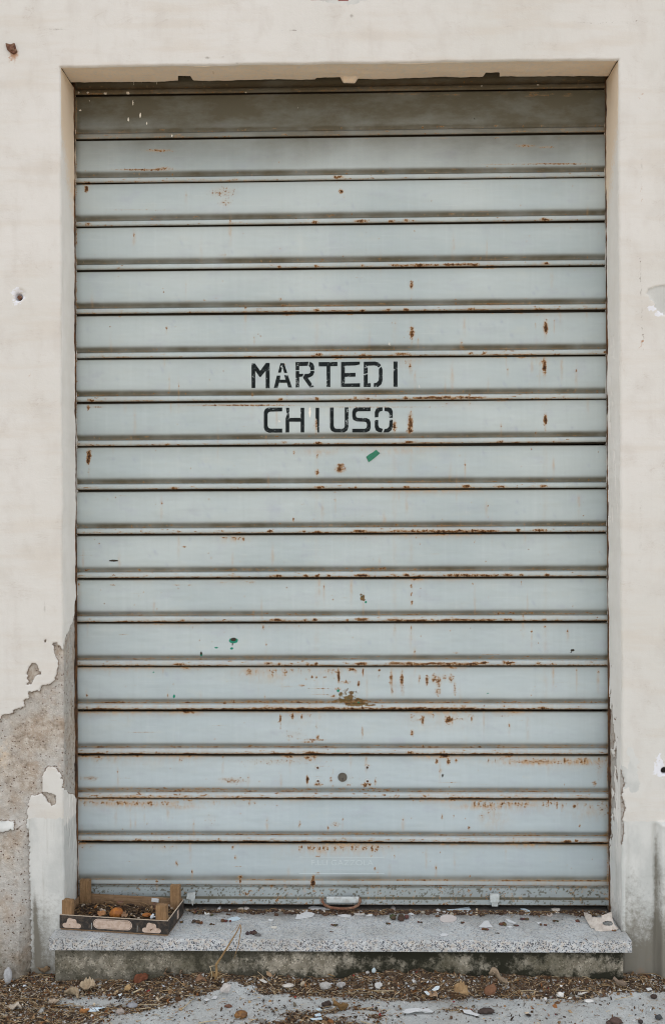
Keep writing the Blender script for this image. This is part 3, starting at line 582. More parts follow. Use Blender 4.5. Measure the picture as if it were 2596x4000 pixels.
for x,y,rx,ry,s in [(1606,1115,8,16,.95),(1606,1160,6,20,.3),(1608,1300,9,22,1.1),(1607,1340,5,16,.4),(1602,1430,8,30,.55),(1604,1620,6,22,.6),(1602,1655,10,36,1.1),(1600,1680,10,14,1.2),(2130,1280,9,24,1.15),(2090,1272,3,14,.6),(2122,1412,12,9,.8),(2124,1432,8,30,1.2),(2128,1640,8,20,1.2),(2128,1675,4,16,.5),(1540,1665,8,20,1.),(1235,1660,7,34,.7),
    (1236,1350,4,14,.3),(1238,1782,5,10,.7),(1238,1845,7,12,1.),(1148,1768,5,10,.7),(1330,1816,15,6,1.),(1328,1832,20,14,.95),(348,1780,8,22,1.3),(344,1800,7,14,1.2),(348,1840,4,30,.4),(338,716,22,6,1.1),(338,738,8,12,1.15),(345,1592,5,10,1.),(380,1590,30,2.5,.7),(1331,748,9,8,1.2),(1343,770,6,8,.4),
    (620,588,55,6,.65),(560,663,120,3.5,.85),(640,658,40,8,.6),(2050,570,40,6,.6),(2130,575,40,4,.5),(2170,640,140,3,.8),(1950,642,120,2,.5),(870,750,60,25,.42),(880,790,30,20,.4),(550,820,160,2,.45),(1450,1590,300,3,.5),(950,1583,200,3,1.0),(1700,1000,6,10,.3),
    (1605,2290,4,8,.9),(1605,2322,4,7,.9),(1607,2355,5,8,.9),(1605,2455,4,12,.7),(1604,2490,4,20,.35),(1540,2460,8,20,.35),(440,2190,5,2,.3),(760,3,1,1,0),(720,2136,8,4,.9),(1145,2030,4,9,.9),(825,2180,3,5,.7),(2126,2448,6,5,.8),(1757,2463,5,4,.6),(1780,2550,14,3,.6),(440,2285,12,3,.7),(690,2285,18,3,.6),(740,2285,8,3,.6),
    (1527,2655,7,34,.8),(1568,2655,8,30,.95),(1530,2700,5,22,.6),(1572,2700,7,24,.45),(1636,2650,6,20,.6),(1666,2657,7,20,.9),(1695,2650,14,20,.7),(1712,2662,12,26,.75),(1735,2645,14,16,.5),(1760,2650,14,20,.6),(1775,2690,6,30,.6),(1710,2700,14,20,.6),(1480,2640,10,40,.2),
    (1650,2815,6,18,1.),(1635,2812,12,6,.6),(1750,2813,14,15,1.1),(1765,2815,5,16,.9),(1841,2810,5,14,.7),(1790,2810,30,6,.4),(1608,2862,7,12,1.),(1608,2800,10,8,.5),(1415,2860,5,25,.6),(1240,2880,7,10,.9),(1230,2890,45,4,.7),(1200,2898,30,4,.7),(1150,2870,60,25,.3),
    (1095,2808,5,16,1.),(1143,2798,5,12,1.1),(1178,2800,4,9,.95),(1095,2835,3,22,.4),(560,2860,60,2,.6),(1236,2835,5,20,.35),(1238,2880,5,10,.8),
    (938,3425,9,6,1.1),(938,3440,5,14,1.),(938,3458,4,16,.5),(1223,3425,6,12,.8),(1221,3448,8,18,1.35),(1200,3046,5,16,1.35),(1200,3072,3,16,.5),(1060,3462,7,6,1.),(690,3372,6,14,.6),(910,3310,6,8,.8),(920,3350,6,10,.7),(1240,3346,10,4,.9),(1240,3412,10,4,.9),(1540,3345,3,8,.7),(1463,3393,4,9,.8),(1450,3345,5,5,.6),
    (1240,2999,9,9,.55),(1241,3051,9,9,.6),(1238,3064,12,7,.9),(1252,3066,8,6,.8),(1434,2990,12,5,.75),(1433,3052,10,10,.6),(1425,3066,12,8,1.),(1443,3064,8,6,.9),(1465,3055,6,14,.7),(1292,3045,6,14,.6),(1300,3015,3,12,.5),(1360,3066,12,4,.6),(1350,3040,40,40,.22),(1200,2960,12,5,.9),(1228,2958,10,4,.8),
    (1225,3265,3,1,0),(1725,3190,4,12,.8),(1770,3190,3,8,.6),(1830,3235,6,8,.7),(1880,3190,14,22,.4),(1920,3170,30,26,.36),(2240,3150,6,9,.9),(2262,3225,4,7,.8),(2320,3060,8,10,.8),(2340,3000,20,50,.35),(2350,3150,20,40,.4),(1070,2975,160,14,.35),(910,3050,60,14,.5),(880,3045,30,10,.5),(820,3200,30,30,.25),(350,3040,40,10,.5),
    (1310,3220,18,12,.5),(1170,3220,6,18,.6),(1280,3235,4,14,.7),(1960,2960,18,18,.3),(1750,2975,8,14,1.),(1704,2975,6,10,1.),(1780,2972,6,9,.9),(1720,3010,10,10,.5),(2100,2975,150,9,.6),(1090,2440,5,30,.2),(1030,2450,7,14,.5),(1300,3070,6,6,.5),(790,1540,3,1,0),(845,1165,8,4,.4),(740,1175,14,3,.5),(800,1173,10,3,.5),(1095,1168,8,6,.6)]:
    if s: feat.append((0,x,y,rx,ry,s))
# olive patch and its scratches under the lock bead
for x,y,rx,ry,s in [(1330,2712,18,14,.55),(1352,2695,16,9,.5),(1365,2725,36,16,.6),(1400,2735,25,14,.62),(1345,2705,30,16,.45),(1390,2750,60,12,.7),(1340,2738,50,14,.6),(1375,2705,24,12,.55),(1425,2742,20,10,.55),(1300,2744,120,6,.5),(1280,2700,12,10,.42),(1415,2335,10,14,.75),(1410,2322,6,6,.7),(1423,2343,8,6,.6),(1440,2755,45,4,.6),(1160,3270,3,1,0)]:
    feat.append((7,x,y,rx,ry,s))
for x,y,rx,ry,s in [(1322,2640,5,28,1.2),(1318,2625,12,5,.9),(1372,2615,16,6,1.),(1417,2625,4,18,1.),(1400,2672,5,12,1.),(1348,2665,18,6,.7),(1320,2690,14,6,.7),(1218,2645,4,6,1.1),(1235,2644,5,6,.7),(1268,2645,8,5,.6),(1180,2678,16,4,.8),(1250,2690,40,2,.7),(1250,2712,40,2,.6),(1120,2682,40,3,.4),(1480,2618,5,5,1.),(1195,2653,4,4,.8),(1060,3,1,1,0),(1300,2720,16,8,.6)]:
    if s: feat.append((0,x,y,rx,ry,s))
feat.append((3,1385,2655,34,45,.35)); feat.append((3,1400,2690,24,30,.4))
for x,y,rx,ry,s in [(912,2502,20,12,1),(905,2533,7,5,1),(845,2530,9,3,1),(786,2557,6,8,.9),(680,2720,5,8,1),(600,2626,4,3,1),(1320,2698,6,6,1),(1428,2352,5,5,1),(1905,2708,12,4,.6),(1400,2745,6,3,.9)]: feat.append((2,x,y,rx,ry,s))
for x,y,rx,ry,s in [(912,2498,12,8,1.1),(908,2517,3,14,.8),(786,2552,5,8,1.),(445,2190,22,4.5,1.),(400,2183,80,1.4,.5),(2234,2540,9,5,1.),(2228,2548,4,4,.8),(1415,2330,6,10,.6),(1852,464,3,6,.8),(480,433,9,3,.3),(1727,3030,6,12,.7),(1732,3022,3,14,.6)]: feat.append((5+1-1,x,y,rx,ry,s)) if False else feat.append((8,x,y,rx,ry,s))
for x,y,rx,ry,s in [(522,322,4,12,.6),(553,322,3,9,.5),(613,322,4,12,.6),(500,364,7,8,.9),(308,362,5,5,.8),(345,362,8,6,.7),(412,365,8,6,.7),(520,402,4,16,.7),(350,394,3,6,.6),(548,450,4,14,.8),(502,468,4,10,.8),(574,482,3,7,.9),(315,431,7,4,.8),(790,322,3,9,.5),(960,360,5,4,.7),(985,365,5,6,.6),(672,530,3,8,.8),(1160,385,3,20,.4),(1162,420,3,10,.5),(560,830,50,10,.28),(500,640,160,8,.22),(400,1095,40,10,.25),(2100,331,8,4,.7),(1880,334,6,8,.6),(440,2285,60,5,.25),(450,2895,50,4,.3),(520,2722,80,5,.3),(1520,1345,8,14,.55),(1636,1508,6,14,.5),(1210,1610,6,30,.7),(1090,1645,10,10,.5),(1398,1440,14,26,.4),(2225,1512,14,5,.4)]:
    feat.append((3,x,y,rx,ry,s))
for _ in range(420):
    y = 600+2850*rr.random()**.8; feat.append((0,rr.uniform(300,2365),y,rr.uniform(1.6,4),rr.uniform(1.6,4.5),rr.uniform(.4,.8)))
for _ in range(60):
    feat.append((0,rr.uniform(300,2365),rr.uniform(600,3400),rr.uniform(10,45),1.5,rr.uniform(.3,.6)))
for _ in range(300):
    feat.append((4,rr.uniform(320,2350),rr.gauss(1650,430),rr.uniform(4,6),rr.uniform(6,13),rr.uniform(.3,.8)))
for x,y,rx,ry,s in [(1738,1785,28,26,.45),(1550,1810,22,30,.35),(1660,1830,30,20,.3),(1400,1985,90,22,.25),(1850,1985,60,14,.28),(1080,1990,20,22,.4)]: feat.append((9,x,y,rx,ry,s))
for x in (1236,1604,2128,1540):
    for k in range(5,14): feat.append((6,x,line_y(k,x)+60,8,70,rr.uniform(.05,.22)))
for _ in range(150):
    x = rr.uniform(310,2360); y = 700+2750*rr.random()**.7; h = rr.uniform(15,50)
    feat.append((6,x,y+h*.7,rr.uniform(2.5,6),h,rr.uniform(.25,.6)))
    if rr.random() < .5: feat.append((0,x,y,rr.uniform(2.5,5),rr.uniform(3,8),rr.uniform(.5,.85)))
ft = np.array([f for f in feat if f[5] > 0])

def dent(k, x, t): return .0024*(fbm(x*2.6, t/60+(k if isinstance(k,int) else 30)*5.3, 302, 3)-.5)*(1 if k != 'bar' else .5)
def conform(o, k):                                # let a thing fixed to slat k follow its dents
    n = len(o.data.vertices); v = np.empty(n*3); o.data.vertices.foreach_get('co', v); v = v.reshape(-1,3)
    v[:,1] += dent(k, v[:,0], (LZ[k]-v[:,2])*1000); o.data.vertices.foreach_set('co', v.ravel()); o.data.update(); return o
def shutter_piece(name, ztop, prof, k, cols=None):
    """prof: (mm below ztop, mm towards the street)"""
    P = np.array(prof, float); seg = []
    for a, b_ in zip(P[:-1], P[1:]):
        n = max(1, int(math.ceil(np.hypot(*(b_-a))/2.6))); seg += [a+(b_-a)*t/n for t in range(n)]
    seg.append(P[-1]); seg = np.array(seg)
    x = np.arange(-.862, .794, .0026)
    T, X = np.meshgrid(seg[:,0], x, indexing='ij'); D = np.repeat(seg[:,1][:,None], len(x), 1)
    Z = ztop-T/1000; Y = -D/1000
    if isinstance(k, int) and 0 <= k < 18:          # measured hang of each slat, plus a little bow and denting
        a0 = onplane(292, line_y(k,292), 1, YS)[2]-ztop; a1 = onplane(2368, line_y(k,2368), 1, YS)[2]-ztop
        Z = Z+np.clip(a0+(a1-a0)*(X+.835)/1.6, -.0022, .0022)+.0012*(fbm(X*2.3, 0*X+k*3.1, 301, 3)-.5)
    Y = Y+dent(k, X, T)
    Uq, Vq = to_px(X, Y*0+YS, Z)
    att = np.zeros((10,)+X.shape)
    lo, hi = Vq.min()-5, Vq.max()+5
    for a_, fx, fy, rx, ry, s in ft:
        if fy+ry*2.2 < lo or fy-ry*2.2 > hi: continue
        i0, i1 = np.searchsorted(Uq[0], [fx-rx*2.4, fx+rx*2.4])
        if i1 <= i0: continue
        u = Uq[:,i0:i1]-fx; v = Vq[:,i0:i1]-fy
        if a_ == 4: u, v = u*.88-v*.47, v*.88+u*.47; 
        g = s*np.exp(-((u/rx)**2+(v/ry)**2)*.85)
        a_ = int(a_); att[a_][:,i0:i1] = np.maximum(att[a_][:,i0:i1], g)
    # dirt with shade painted in: groove, seams, corners, and heaviest under the lintel
    tt = T
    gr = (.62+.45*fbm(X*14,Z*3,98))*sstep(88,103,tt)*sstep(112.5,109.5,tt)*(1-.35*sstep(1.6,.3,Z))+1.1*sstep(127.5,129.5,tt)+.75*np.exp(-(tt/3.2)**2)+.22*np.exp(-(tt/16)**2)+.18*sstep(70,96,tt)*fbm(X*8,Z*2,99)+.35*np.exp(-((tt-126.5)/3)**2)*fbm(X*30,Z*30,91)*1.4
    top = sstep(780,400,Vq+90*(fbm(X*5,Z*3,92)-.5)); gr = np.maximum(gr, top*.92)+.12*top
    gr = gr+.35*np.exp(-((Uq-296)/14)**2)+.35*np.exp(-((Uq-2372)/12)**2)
    gr = gr+.16*sstep(3150,3500,Vq)
    if k == 'bar': gr = gr*0+.30+.25*fbm(X*12,Z*20,320)+.65*(fbm(X*190,Z*200,93) > .63)*(.5+.7*fbm(X*6,Z*6,94))+.5*np.exp(-((tt-4)/2.5)**2)+.8*np.exp(-((tt-36)/1.5)**2); att[0] = np.maximum(att[0], .6*(fbm(X*150,Z*170,95) > .64)*(fbm(X*9,Z*5,96) > .5)*.8); att[0] = np.maximum(att[0], .95*np.exp(-((tt-54)/2)**2))
    if k != 'bar':
        wk = .36+.18*(k >= 4)+.16*(k >= 9)+.22*(k >= 13)
        n_ = fbm(X*26,Z*60,201,4); n2_ = fbm(X*4,Z*1.5,202,3)
        att[0] = np.maximum(att[0], wk*1.5*np.exp(-((tt-126.5)/2.4)**2)*np.clip(n_*1.6-.15,0,1)*(.35+n2_))
        att[0] = np.maximum(att[0], wk*1.35*np.exp(-((tt-108.5)/2.6)**2)*np.clip(n_*1.5-.15,0,1)*(.2+n2_))
        att[0] = np.maximum(att[0], wk*1.2*np.exp(-(np.maximum(tt-2,0)/5)**2)*sstep(.5,.75,n_)*sstep(.4,.7,n2_))
        att[0] = np.maximum(att[0], .8*np.exp(-((Uq-299)/4)**2)*fbm(X*3,Z*30,203,3)+.9*np.exp(-((Uq-2371)/5)**2)*fbm(X*3,Z*30,204,3)*sstep(2500,3000,Vq))
        att[6] = np.maximum(att[6], .45*wk*np.exp(-((tt-118)/13)**2)*np.clip(n2_*1.6-.2,0,1)); att[6] = np.maximum(att[6], .75*wk*np.exp(-(tt/10)**2)*sstep(.42,.7,n2_)*(k >= 8))
    if k != 'bar': att[8] = np.maximum(att[8], 1.1*sstep(128.2,129.2,tt)); att[8] = np.maximum(att[8], .42*np.exp(-((tt-111.8)/1.2)**2))
    if k == -1: att[8] = np.maximum(att[8], .75*sstep(110,60,tt))
    scuff = np.maximum(att[4], att[9])
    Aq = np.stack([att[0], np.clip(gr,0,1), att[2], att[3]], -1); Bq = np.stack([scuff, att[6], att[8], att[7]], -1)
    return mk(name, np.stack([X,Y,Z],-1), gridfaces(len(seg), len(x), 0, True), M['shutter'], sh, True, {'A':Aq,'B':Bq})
SL = [(0,-10),(.3,-5),(1.2,-1.8),(2.6,-.5),(5,0),(8,.0),(93,.0),(96,-.5),(99,-2.2),(102,-4.4),(105,-6.2),(108,-7.2),(110.2,-7.6),(110.8,-9.5),(112.4,-9.5),(113.2,-4.5),(114.6,-1.6),(116.5,-.6),(120,-.05),(124.5,-.05),(126.6,-.6),(128,-2.0),(128.8,-5),(129.2,-12),(133.3,-12)]
slats = {}
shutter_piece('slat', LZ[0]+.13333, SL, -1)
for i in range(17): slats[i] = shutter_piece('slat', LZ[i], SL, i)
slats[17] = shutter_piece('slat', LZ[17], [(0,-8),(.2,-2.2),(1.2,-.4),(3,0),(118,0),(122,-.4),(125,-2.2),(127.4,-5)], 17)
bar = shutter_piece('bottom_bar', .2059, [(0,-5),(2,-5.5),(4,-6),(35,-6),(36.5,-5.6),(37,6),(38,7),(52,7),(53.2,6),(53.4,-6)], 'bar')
# a curtain slat high up inside the slot, so the slot is not empty
b = MB(); b.box(-.86,.79,.004,.012,LZ[0]+.1335,3.1); b.build('upper_curtain', M['rail'], sh)
for x0,x1 in ((-.872,-.8295),(.7615,.804)):
    b = MB(); b.box(x0,x1,-.0155,-.0115,ZS+.001,2.64); b.box(x0 if x0 < 0 else x1-.004, x0+.004 if x0 < 0 else x1, -.0115, .03, .147, 2.64)
    # lips are dented and frayed with rust
    v = np.array(b.v); fs = b.f
    n = 260; zz = np.linspace(ZS+.001,2.64,n); e = x1 if x0 < 0 else x0; s_ = 1 if x0 < 0 else -1
    vs = []; 
    for j,z in enumerate(zz):
        w = .0026*(float(fbm(np.array(z*22),np.array(0.),97+(x0 < 0),4))-.35)*s_
        vs += [(e-s_*.006,-.0162,z),(e+w,-.0158,z),(e+w,-.0118,z)]
    f2 = []
    for j in range(n-1):
        for c_ in range(2): a_ = j*3+c_; f2.append([a_,a_+1,a_+4,a_+3])
    b.add(vs, f2)
    b.build('guide_rail', M['rail'], sh)
# stencilled words (outlines measured on the slat faces)
def Lp(x, y):
    q = onplane(900+.5178*x, 1350+.5178*y, 1, YS); return (q[0], q[2])
GL = {'M':[[(158,135),(185,135),(224,190),(268,131),(296,131),(296,322),(266,322),(266,190),(228,237),(220,237),(187,190),(187,320),(160,320)]],
'A':[[(377,133),(404,133),(428,206),(405,206),(392,160),(380,204),(359,204)],[(350,226),(376,226),(372,257),(415,257),(405,222),(432,222),(464,316),(435,316),(425,280),(366,280),(355,320),(327,320)]],
'R':[[(490,125),(590,121),(582,152),(518,155),(518,186),(492,186)],[(597,122),(620,132),(631,155),(631,183),(602,186),(602,168),(590,153)],[(492,192),(518,192),(518,214),(550,212),(544,233),(518,236),(518,315),(492,316)],[(602,192),(631,189),(631,205),(620,227),(596,240),(582,243),(630,312),(598,316),(546,243),(560,214),(590,212),(601,205)]],
'T':[[(665,125),(806,123),(806,155),(752,156),(752,312),(724,312),(724,157),(665,157)]],
'E':[[(833,123),(975,121),(975,142),(940,150),(862,152),(862,207),(942,205),(942,234),(862,236),(862,286),(976,284),(976,312),(833,312)]],
'D':[[(1004,122),(1090,120),(1118,129),(1134,148),(1116,167),(1103,154),(1085,150),(1034,152),(1034,208),(1004,215)],[(1004,222),(1034,215),(1034,284),(1056,284),(1056,312),(1004,312)],[(1137,158),(1145,180),(1145,265),(1136,292),(1112,312),(1080,312),(1080,284),(1100,280),(1117,262),(1118,176)]],
'I':[[(1228,120),(1258,120),(1258,310),(1228,310)]]}
GL2 = {'C':[[(390,467),(390,496),(300,498),(286,504),(280,518),(280,604),(286,619),(300,626),(390,626),(390,656),(290,657),(262,645),(252,620),(252,500),(262,478),(285,467)]],
'H':[[(418,469),(443,469),(443,545),(529,545),(529,469),(556,469),(556,655),(529,655),(529,574),(443,574),(443,655),(416,655),(416,548),(426,520)]],
'I':[[(642,469),(668,469),(668,655),(655,655),(652,560),(642,548)]],
'U':[[(750,467),(778,467),(778,605),(785,622),(798,627),(845,627),(856,620),(861,605),(861,466),(889,466),(889,615),(880,640),(858,655),(785,655),(760,643),(750,620)]],
'S':[[(1055,466),(1055,495),(960,496),(948,503),(945,515),(945,530),(950,541),(962,545),(1025,546),(1048,558),(1056,580),(1056,620),(1048,643),(1022,655),(917,655),(917,627),(1012,627),(1024,621),(1028,608),(1028,592),(1023,579),(1010,574),(950,572),(925,560),(917,538),(917,500),(926,476),(950,466)]],
'O':[[(1145,466),(1145,492),(1125,498),(1115,512),(1113,540),(1087,542),(1087,500),(1098,476),(1120,466)],[(1087,562),(1113,560),(1113,600),(1122,620),(1148,628),(1140,655),(1115,652),(1095,640),(1087,615)],[(1160,468),(1190,466),(1212,474),(1222,495),(1222,545),(1196,545),(1196,510),(1186,498),(1160,494)],[(1198,558),(1222,558),(1222,610),(1213,638),(1190,654),(1152,655),(1160,630),(1182,625),(1195,610)]]}
for ks, par, gl in ((6, slats[6], GL), (7, slats[7], GL2)):
    for ch, polys in gl.items():
        b = MB()
        for pl in polys: b.prism([Lp(*p) for p in pl], -.0006, .001)
        conform(b.build('painted_letter', M['lettering'], par), ks)
b = MB(); b.prism([Lp(*p) for p in [(1022,840),(1048,818),(1072,806),(1098,785),(1112,800),(1128,812),(1100,836),(1062,866),(1040,880)]], -.0011, .001); conform(b.build('tape_scrap', M['green'], slats[8]), 8)
# maker's plate: shallow raised rules and letters in the sheet itself
emb = NT('embossed_paint', .5, .35); emb.col((.45,.51,.52)); emb.bump(emb.noise(300,3,.6), .3, .0006)
b = MB()
for py in (3348, 3412):
    a = onplane(1168,py,1,YS); c_ = onplane(1500,py,1,YS); b.box(a[0],c_[0],-.0007,.0005,a[2]-.0009,a[2]+.0009)
conform(b.build('embossed_rule', emb.m, slats[17]), 17)
def text(body, px, py, size, parent, name, mat, sx=1.0):
    cu = bpy.data.curves.new(name, 'FONT'); cu.body = body; cu.size = size; cu.extrude = .0005; cu.align_x = 'CENTER'; cu.align_y = 'CENTER'
    o = bpy.data.objects.new(name, cu); col.objects.link(o); bpy.context.view_layer.update()
    me = bpy.data.meshes.new_from_object(o); bpy.data.objects.remove(o)
    q = onplane(px,py,1,YS); me.transform(Matrix.Translation((q[0],-.0001,q[2])) @ Matrix.Rotation(math.pi/2,4,'X') @ Matrix.Scale(sx,4,(1,0,0)))
    me.materials.clear(); me.materials.append(mat); r = bpy.data.objects.new(name, me); col.objects.link(r); r.parent = parent; conform(r, 17)
text('F.LLI GAZZOLA', 1335, 3371, .022, slats[17], 'embossed_name', emb.m, 1.25)
text('SERRANDE', 1335, 3399, .010, slats[17], 'embossed_line', emb.m, 1.3) if False else None
# lock cylinder and the four empty rivet holes round it
q = onplane(1337,3036,1,YS)
lk_ = empty('lock_cylinder', (q[0],0,q[2])); lk_.parent = slats[15]; lk_.location = (q[0],0,q[2])
bpy.data.objects.remove(lk_)
def disc(cx, cz, r, y0, y1, n=28): return [(cx+r*math.cos(2*math.pi*k/n), cz+r*math.sin(2*math.pi*k/n)) for k in range(n)]
b = MB(); b.prism(disc(q[0],q[2],.0138,0,0), -.0022, .001, bev=.0006)
lock = conform(b.build('lock_cylinder', M['lock'], slats[15]), 15)
b = MB(); b.prism(disc(q[0],q[2]-.0012,.0118,0,0), -.0032, -.0021, bev=.0004); b.build('lock_plug', M['lock'], lock) if False else None
b = MB(); b.prism([(q[0]-.0011,q[2]-.004),(q[0]+.0011,q[2]-.004),(q[0]+.0008,q[2]-.0105),(q[0]-.0008,q[2]-.0105)], -.0028, -.0015); b.prism(disc(q[0],q[2]-.0042,.0017,0,0,12), -.0028,-.0015)
kh = conform(b.build('keyhole', M['black'], slats[15]), 15)
for px, py in ((1240,2999),(1433,2998),(1241,3051),(1434,3052)):
    w = onplane(px,py,1,YS)
    b = MB(); R1, R2, n = .0065, .0035, 20
    vs = []; 
    for r_, y_ in ((R1,.0002),(R1-.0008,-.0009),(R2+.0004,-.0009),(R2,.0003)): vs += [(w[0]+r_*math.cos(2*math.pi*k/n), y_, w[2]+r_*math.sin(2*math.pi*k/n)) for k in range(n)]
    b.add(vs, [[j*n+k, j*n+(k+1)%n, (j+1)*n+(k+1)%n, (j+1)*n+k] for j in range(3) for k in range(n)])
    ring = conform(b.build('rivet_ring', M['pale_metal'], slats[15], True), 15)
    b = MB(); b.prism(disc(w[0]+.0005,w[2]-.0006,.0032,0,0,14), -.0008, .001); conform(b.build('rivet_hole', M['rail'], slats[15]), 15)
# handle: pale grip plate with a rusty bent loop below it
def SP(px, py, d=0): w = onplane(px,py,1,YS-d); return w[0], w[2]
a = SP(1274,3503,.012); c_ = SP(1402,3527,.012)
b = MB(); b.box(a[0],c_[0],-.016,-.0062,c_[1],a[1],.003); b.build('handle_plate', M['pale_metal'], sh)
pts = [(1260,3510,.010),(1258,3522,.016),(1268,3535,.024),(1290,3545,.030),(1320,3549,.033),(1350,3550,.034),(1378,3546,.032),(1398,3536,.027),(1406,3522,.018),(1404,3508,.010)]
P = [];
for px,py,d in pts: w = onplane(px,py,1,YS-d); P.append((w[0],w[1]-YS,w[2]))
b = MB(); b.tube(P, .0042, 10); hnd = b.build('handle_loop', M['rust'], sh, True)
# two small lock tabs on the bottom bar
b = MB(); b.prism([SP(*p,.012) for p in [(727,3512),(733,3490),(762,3487),(762,3508),(757,3526),(752,3540),(747,3528),(746,3516)]], -.0095, -.0072); b.build('lock_tab', M['pale_metal'], sh)
a = SP(1912,3492,.012); c_ = SP(1948,3524,.012)
b = MB(); b.box(a[0],c_[0],-.017,-.0055,c_[1],a[1],.0015); b.box(a[0]+.005,c_[0]-.004,-.014,-.004,c_[1]-.012,c_[1]-.0005); b.build('lock_tab', M['pale_metal'], sh)

# ---------------------------------------------------------------- step: granite slab on a cement base
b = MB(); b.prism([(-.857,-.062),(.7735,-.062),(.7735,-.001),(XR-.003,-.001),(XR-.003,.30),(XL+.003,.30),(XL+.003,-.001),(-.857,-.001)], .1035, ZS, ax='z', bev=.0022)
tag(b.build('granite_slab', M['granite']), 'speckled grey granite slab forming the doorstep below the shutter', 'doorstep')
# cement riser, uneven face
xr = np.arange(-.8455,.7585,.004); zr = np.append(np.arange(-.05,.103,.004),.1032)
Zr, Xr = np.meshgrid(zr, xr, indexing='ij')
Yr = -.040+.010*(fbm(Xr*7,Zr*9,101,4)-.5)+.004*(fbm(Xr*60,Zr*60,102,3)-.5)
v1 = np.stack([Xr,Yr,Zr],-1).reshape(-1,3); n1 = len(v1); Fr = [gridfaces(len(zr),len(xr))]
vsb = [v1]
for sx, e in ((0,-.8455),(-1,.7585)):
    yy = np.linspace(0,1,12)[None,:]; Y0 = Yr[:,sx][:,None]; Yb = Y0*(1-yy)+.0*yy; Zb = zr[:,None]+0*yy; Xb = xr[sx]+.003*(fbm(Zb*40,yy*4,103)-.5)*np.where(yy == 0,0,1)
    vsb.append(np.stack([Xb,Yb,Zb],-1).reshape(-1,3)); Fr.append(gridfaces(len(zr),12,n1,sx == -1) if sx == -1 else gridfaces(len(zr),12,n1,True)); n1 += Yb.size
tag(mk('step_base', np.concatenate(vsb), np.concatenate(Fr), M['riser'], None, True), 'damp stained cement base carrying the granite doorstep', 'step base')

# ---------------------------------------------------------------- pavement with a bank of swept-up dirt
HX = [-3,-.95,-.86,-.78,-.7,-.58,-.5,-.42,-.3,-.2,-.05,.05,.2,.35,.5,.62,.75,.9,3]
HH = [.006,.008,.010,.010,.012,.016,.032,.036,.028,.026,.020,.040,.046,.036,.030,.026,.020,.014,.008]
def bank(x, y):
    H = np.interp(x, HX, HH); e = -.115+.012*(fbm(x*6,0*x,111,4)-.5)*2
    k = sstep(0,1,np.clip((y-e)/(.075), 0, 1)*-1*-1); n = fbm(x*28,y*28,112,4)-.35
    return H*sstep(e, e+.075, y)*(0.8+.7*n)*(y < .08) + .0015*(fbm(x*3,y*3,113)-.5)
GPX = lambda px, py, z=0.: onplane(px, py, 2, z)
def cover(x, y):
    U, Vv = to_px(x, y, 0*x); n = fbm(x*9, y*26, 121, 5)
    edge = np.interp(U, [-400,0,500,640,760,900,1000,1250,1900,2050,2240,2330,2600,3000], [4300,4300,3985,3925,3895,3872,3885,3900,3903,3912,3916,3892,3880,3878])
    c = sstep(12,-12, Vv-edge+(n-.5)*60)
    left = sstep(700,520,U+(n-.5)*260)
    holes = np.exp(-(((U-360)/170)**2+((Vv-3915)/22)**2)**1.5)+np.exp(-(((U-520)/150)**2+((Vv-3985)/26)**2)**1.5)
    c = c*np.clip(1-1.1*holes*(Vv > 3885),0,1)
    p2 = np.exp(-(((U-1230)/270)**2+((Vv-3985)/42)**2)**2)+.9*np.exp(-(((U-1790)/90)**2+((Vv-3950)/12)**2)**2)+np.exp(-(((U-1400)/120)**2+((Vv-3960)/22)**2)**2)
    c = np.maximum(c, np.clip(p2,0,1)*sstep(.36,.52,n))
    return np.clip(c*(.72+.5*(n-.4)*(Vv > 3870)),0,1)
gx = axis(-1.15, 1.1, .0045, [0.], [-30,-15,-8,-4,-2.2,-1.5,1.5,2.2,4,8,15,30]); gy = axis(-.46, .05, .0045, [-.0], [-40,-20,-10,-6,-4,-3,-2,-1.2,-.8,-.6])
Yq, Xq = np.meshgrid(gy, gx, indexing='ij')
cov = cover(Xq, Yq); Zq = bank(Xq, Yq)
warm = sstep(-.6,-1.3,Yq)*.9  # unseen street tinted warm tan to bounce light up to the soffit
mk_g = mk('pavement', np.stack([Xq,Yq,Zq],-1), gridfaces(len(gy),len(gx)), M['ground'], None, True, {'A': np.stack([cov, warm, 0*cov, 0*cov],-1)})
tag(mk_g, kind='structure', label='grey concrete pavement strewn with dirt', cat='pavement')

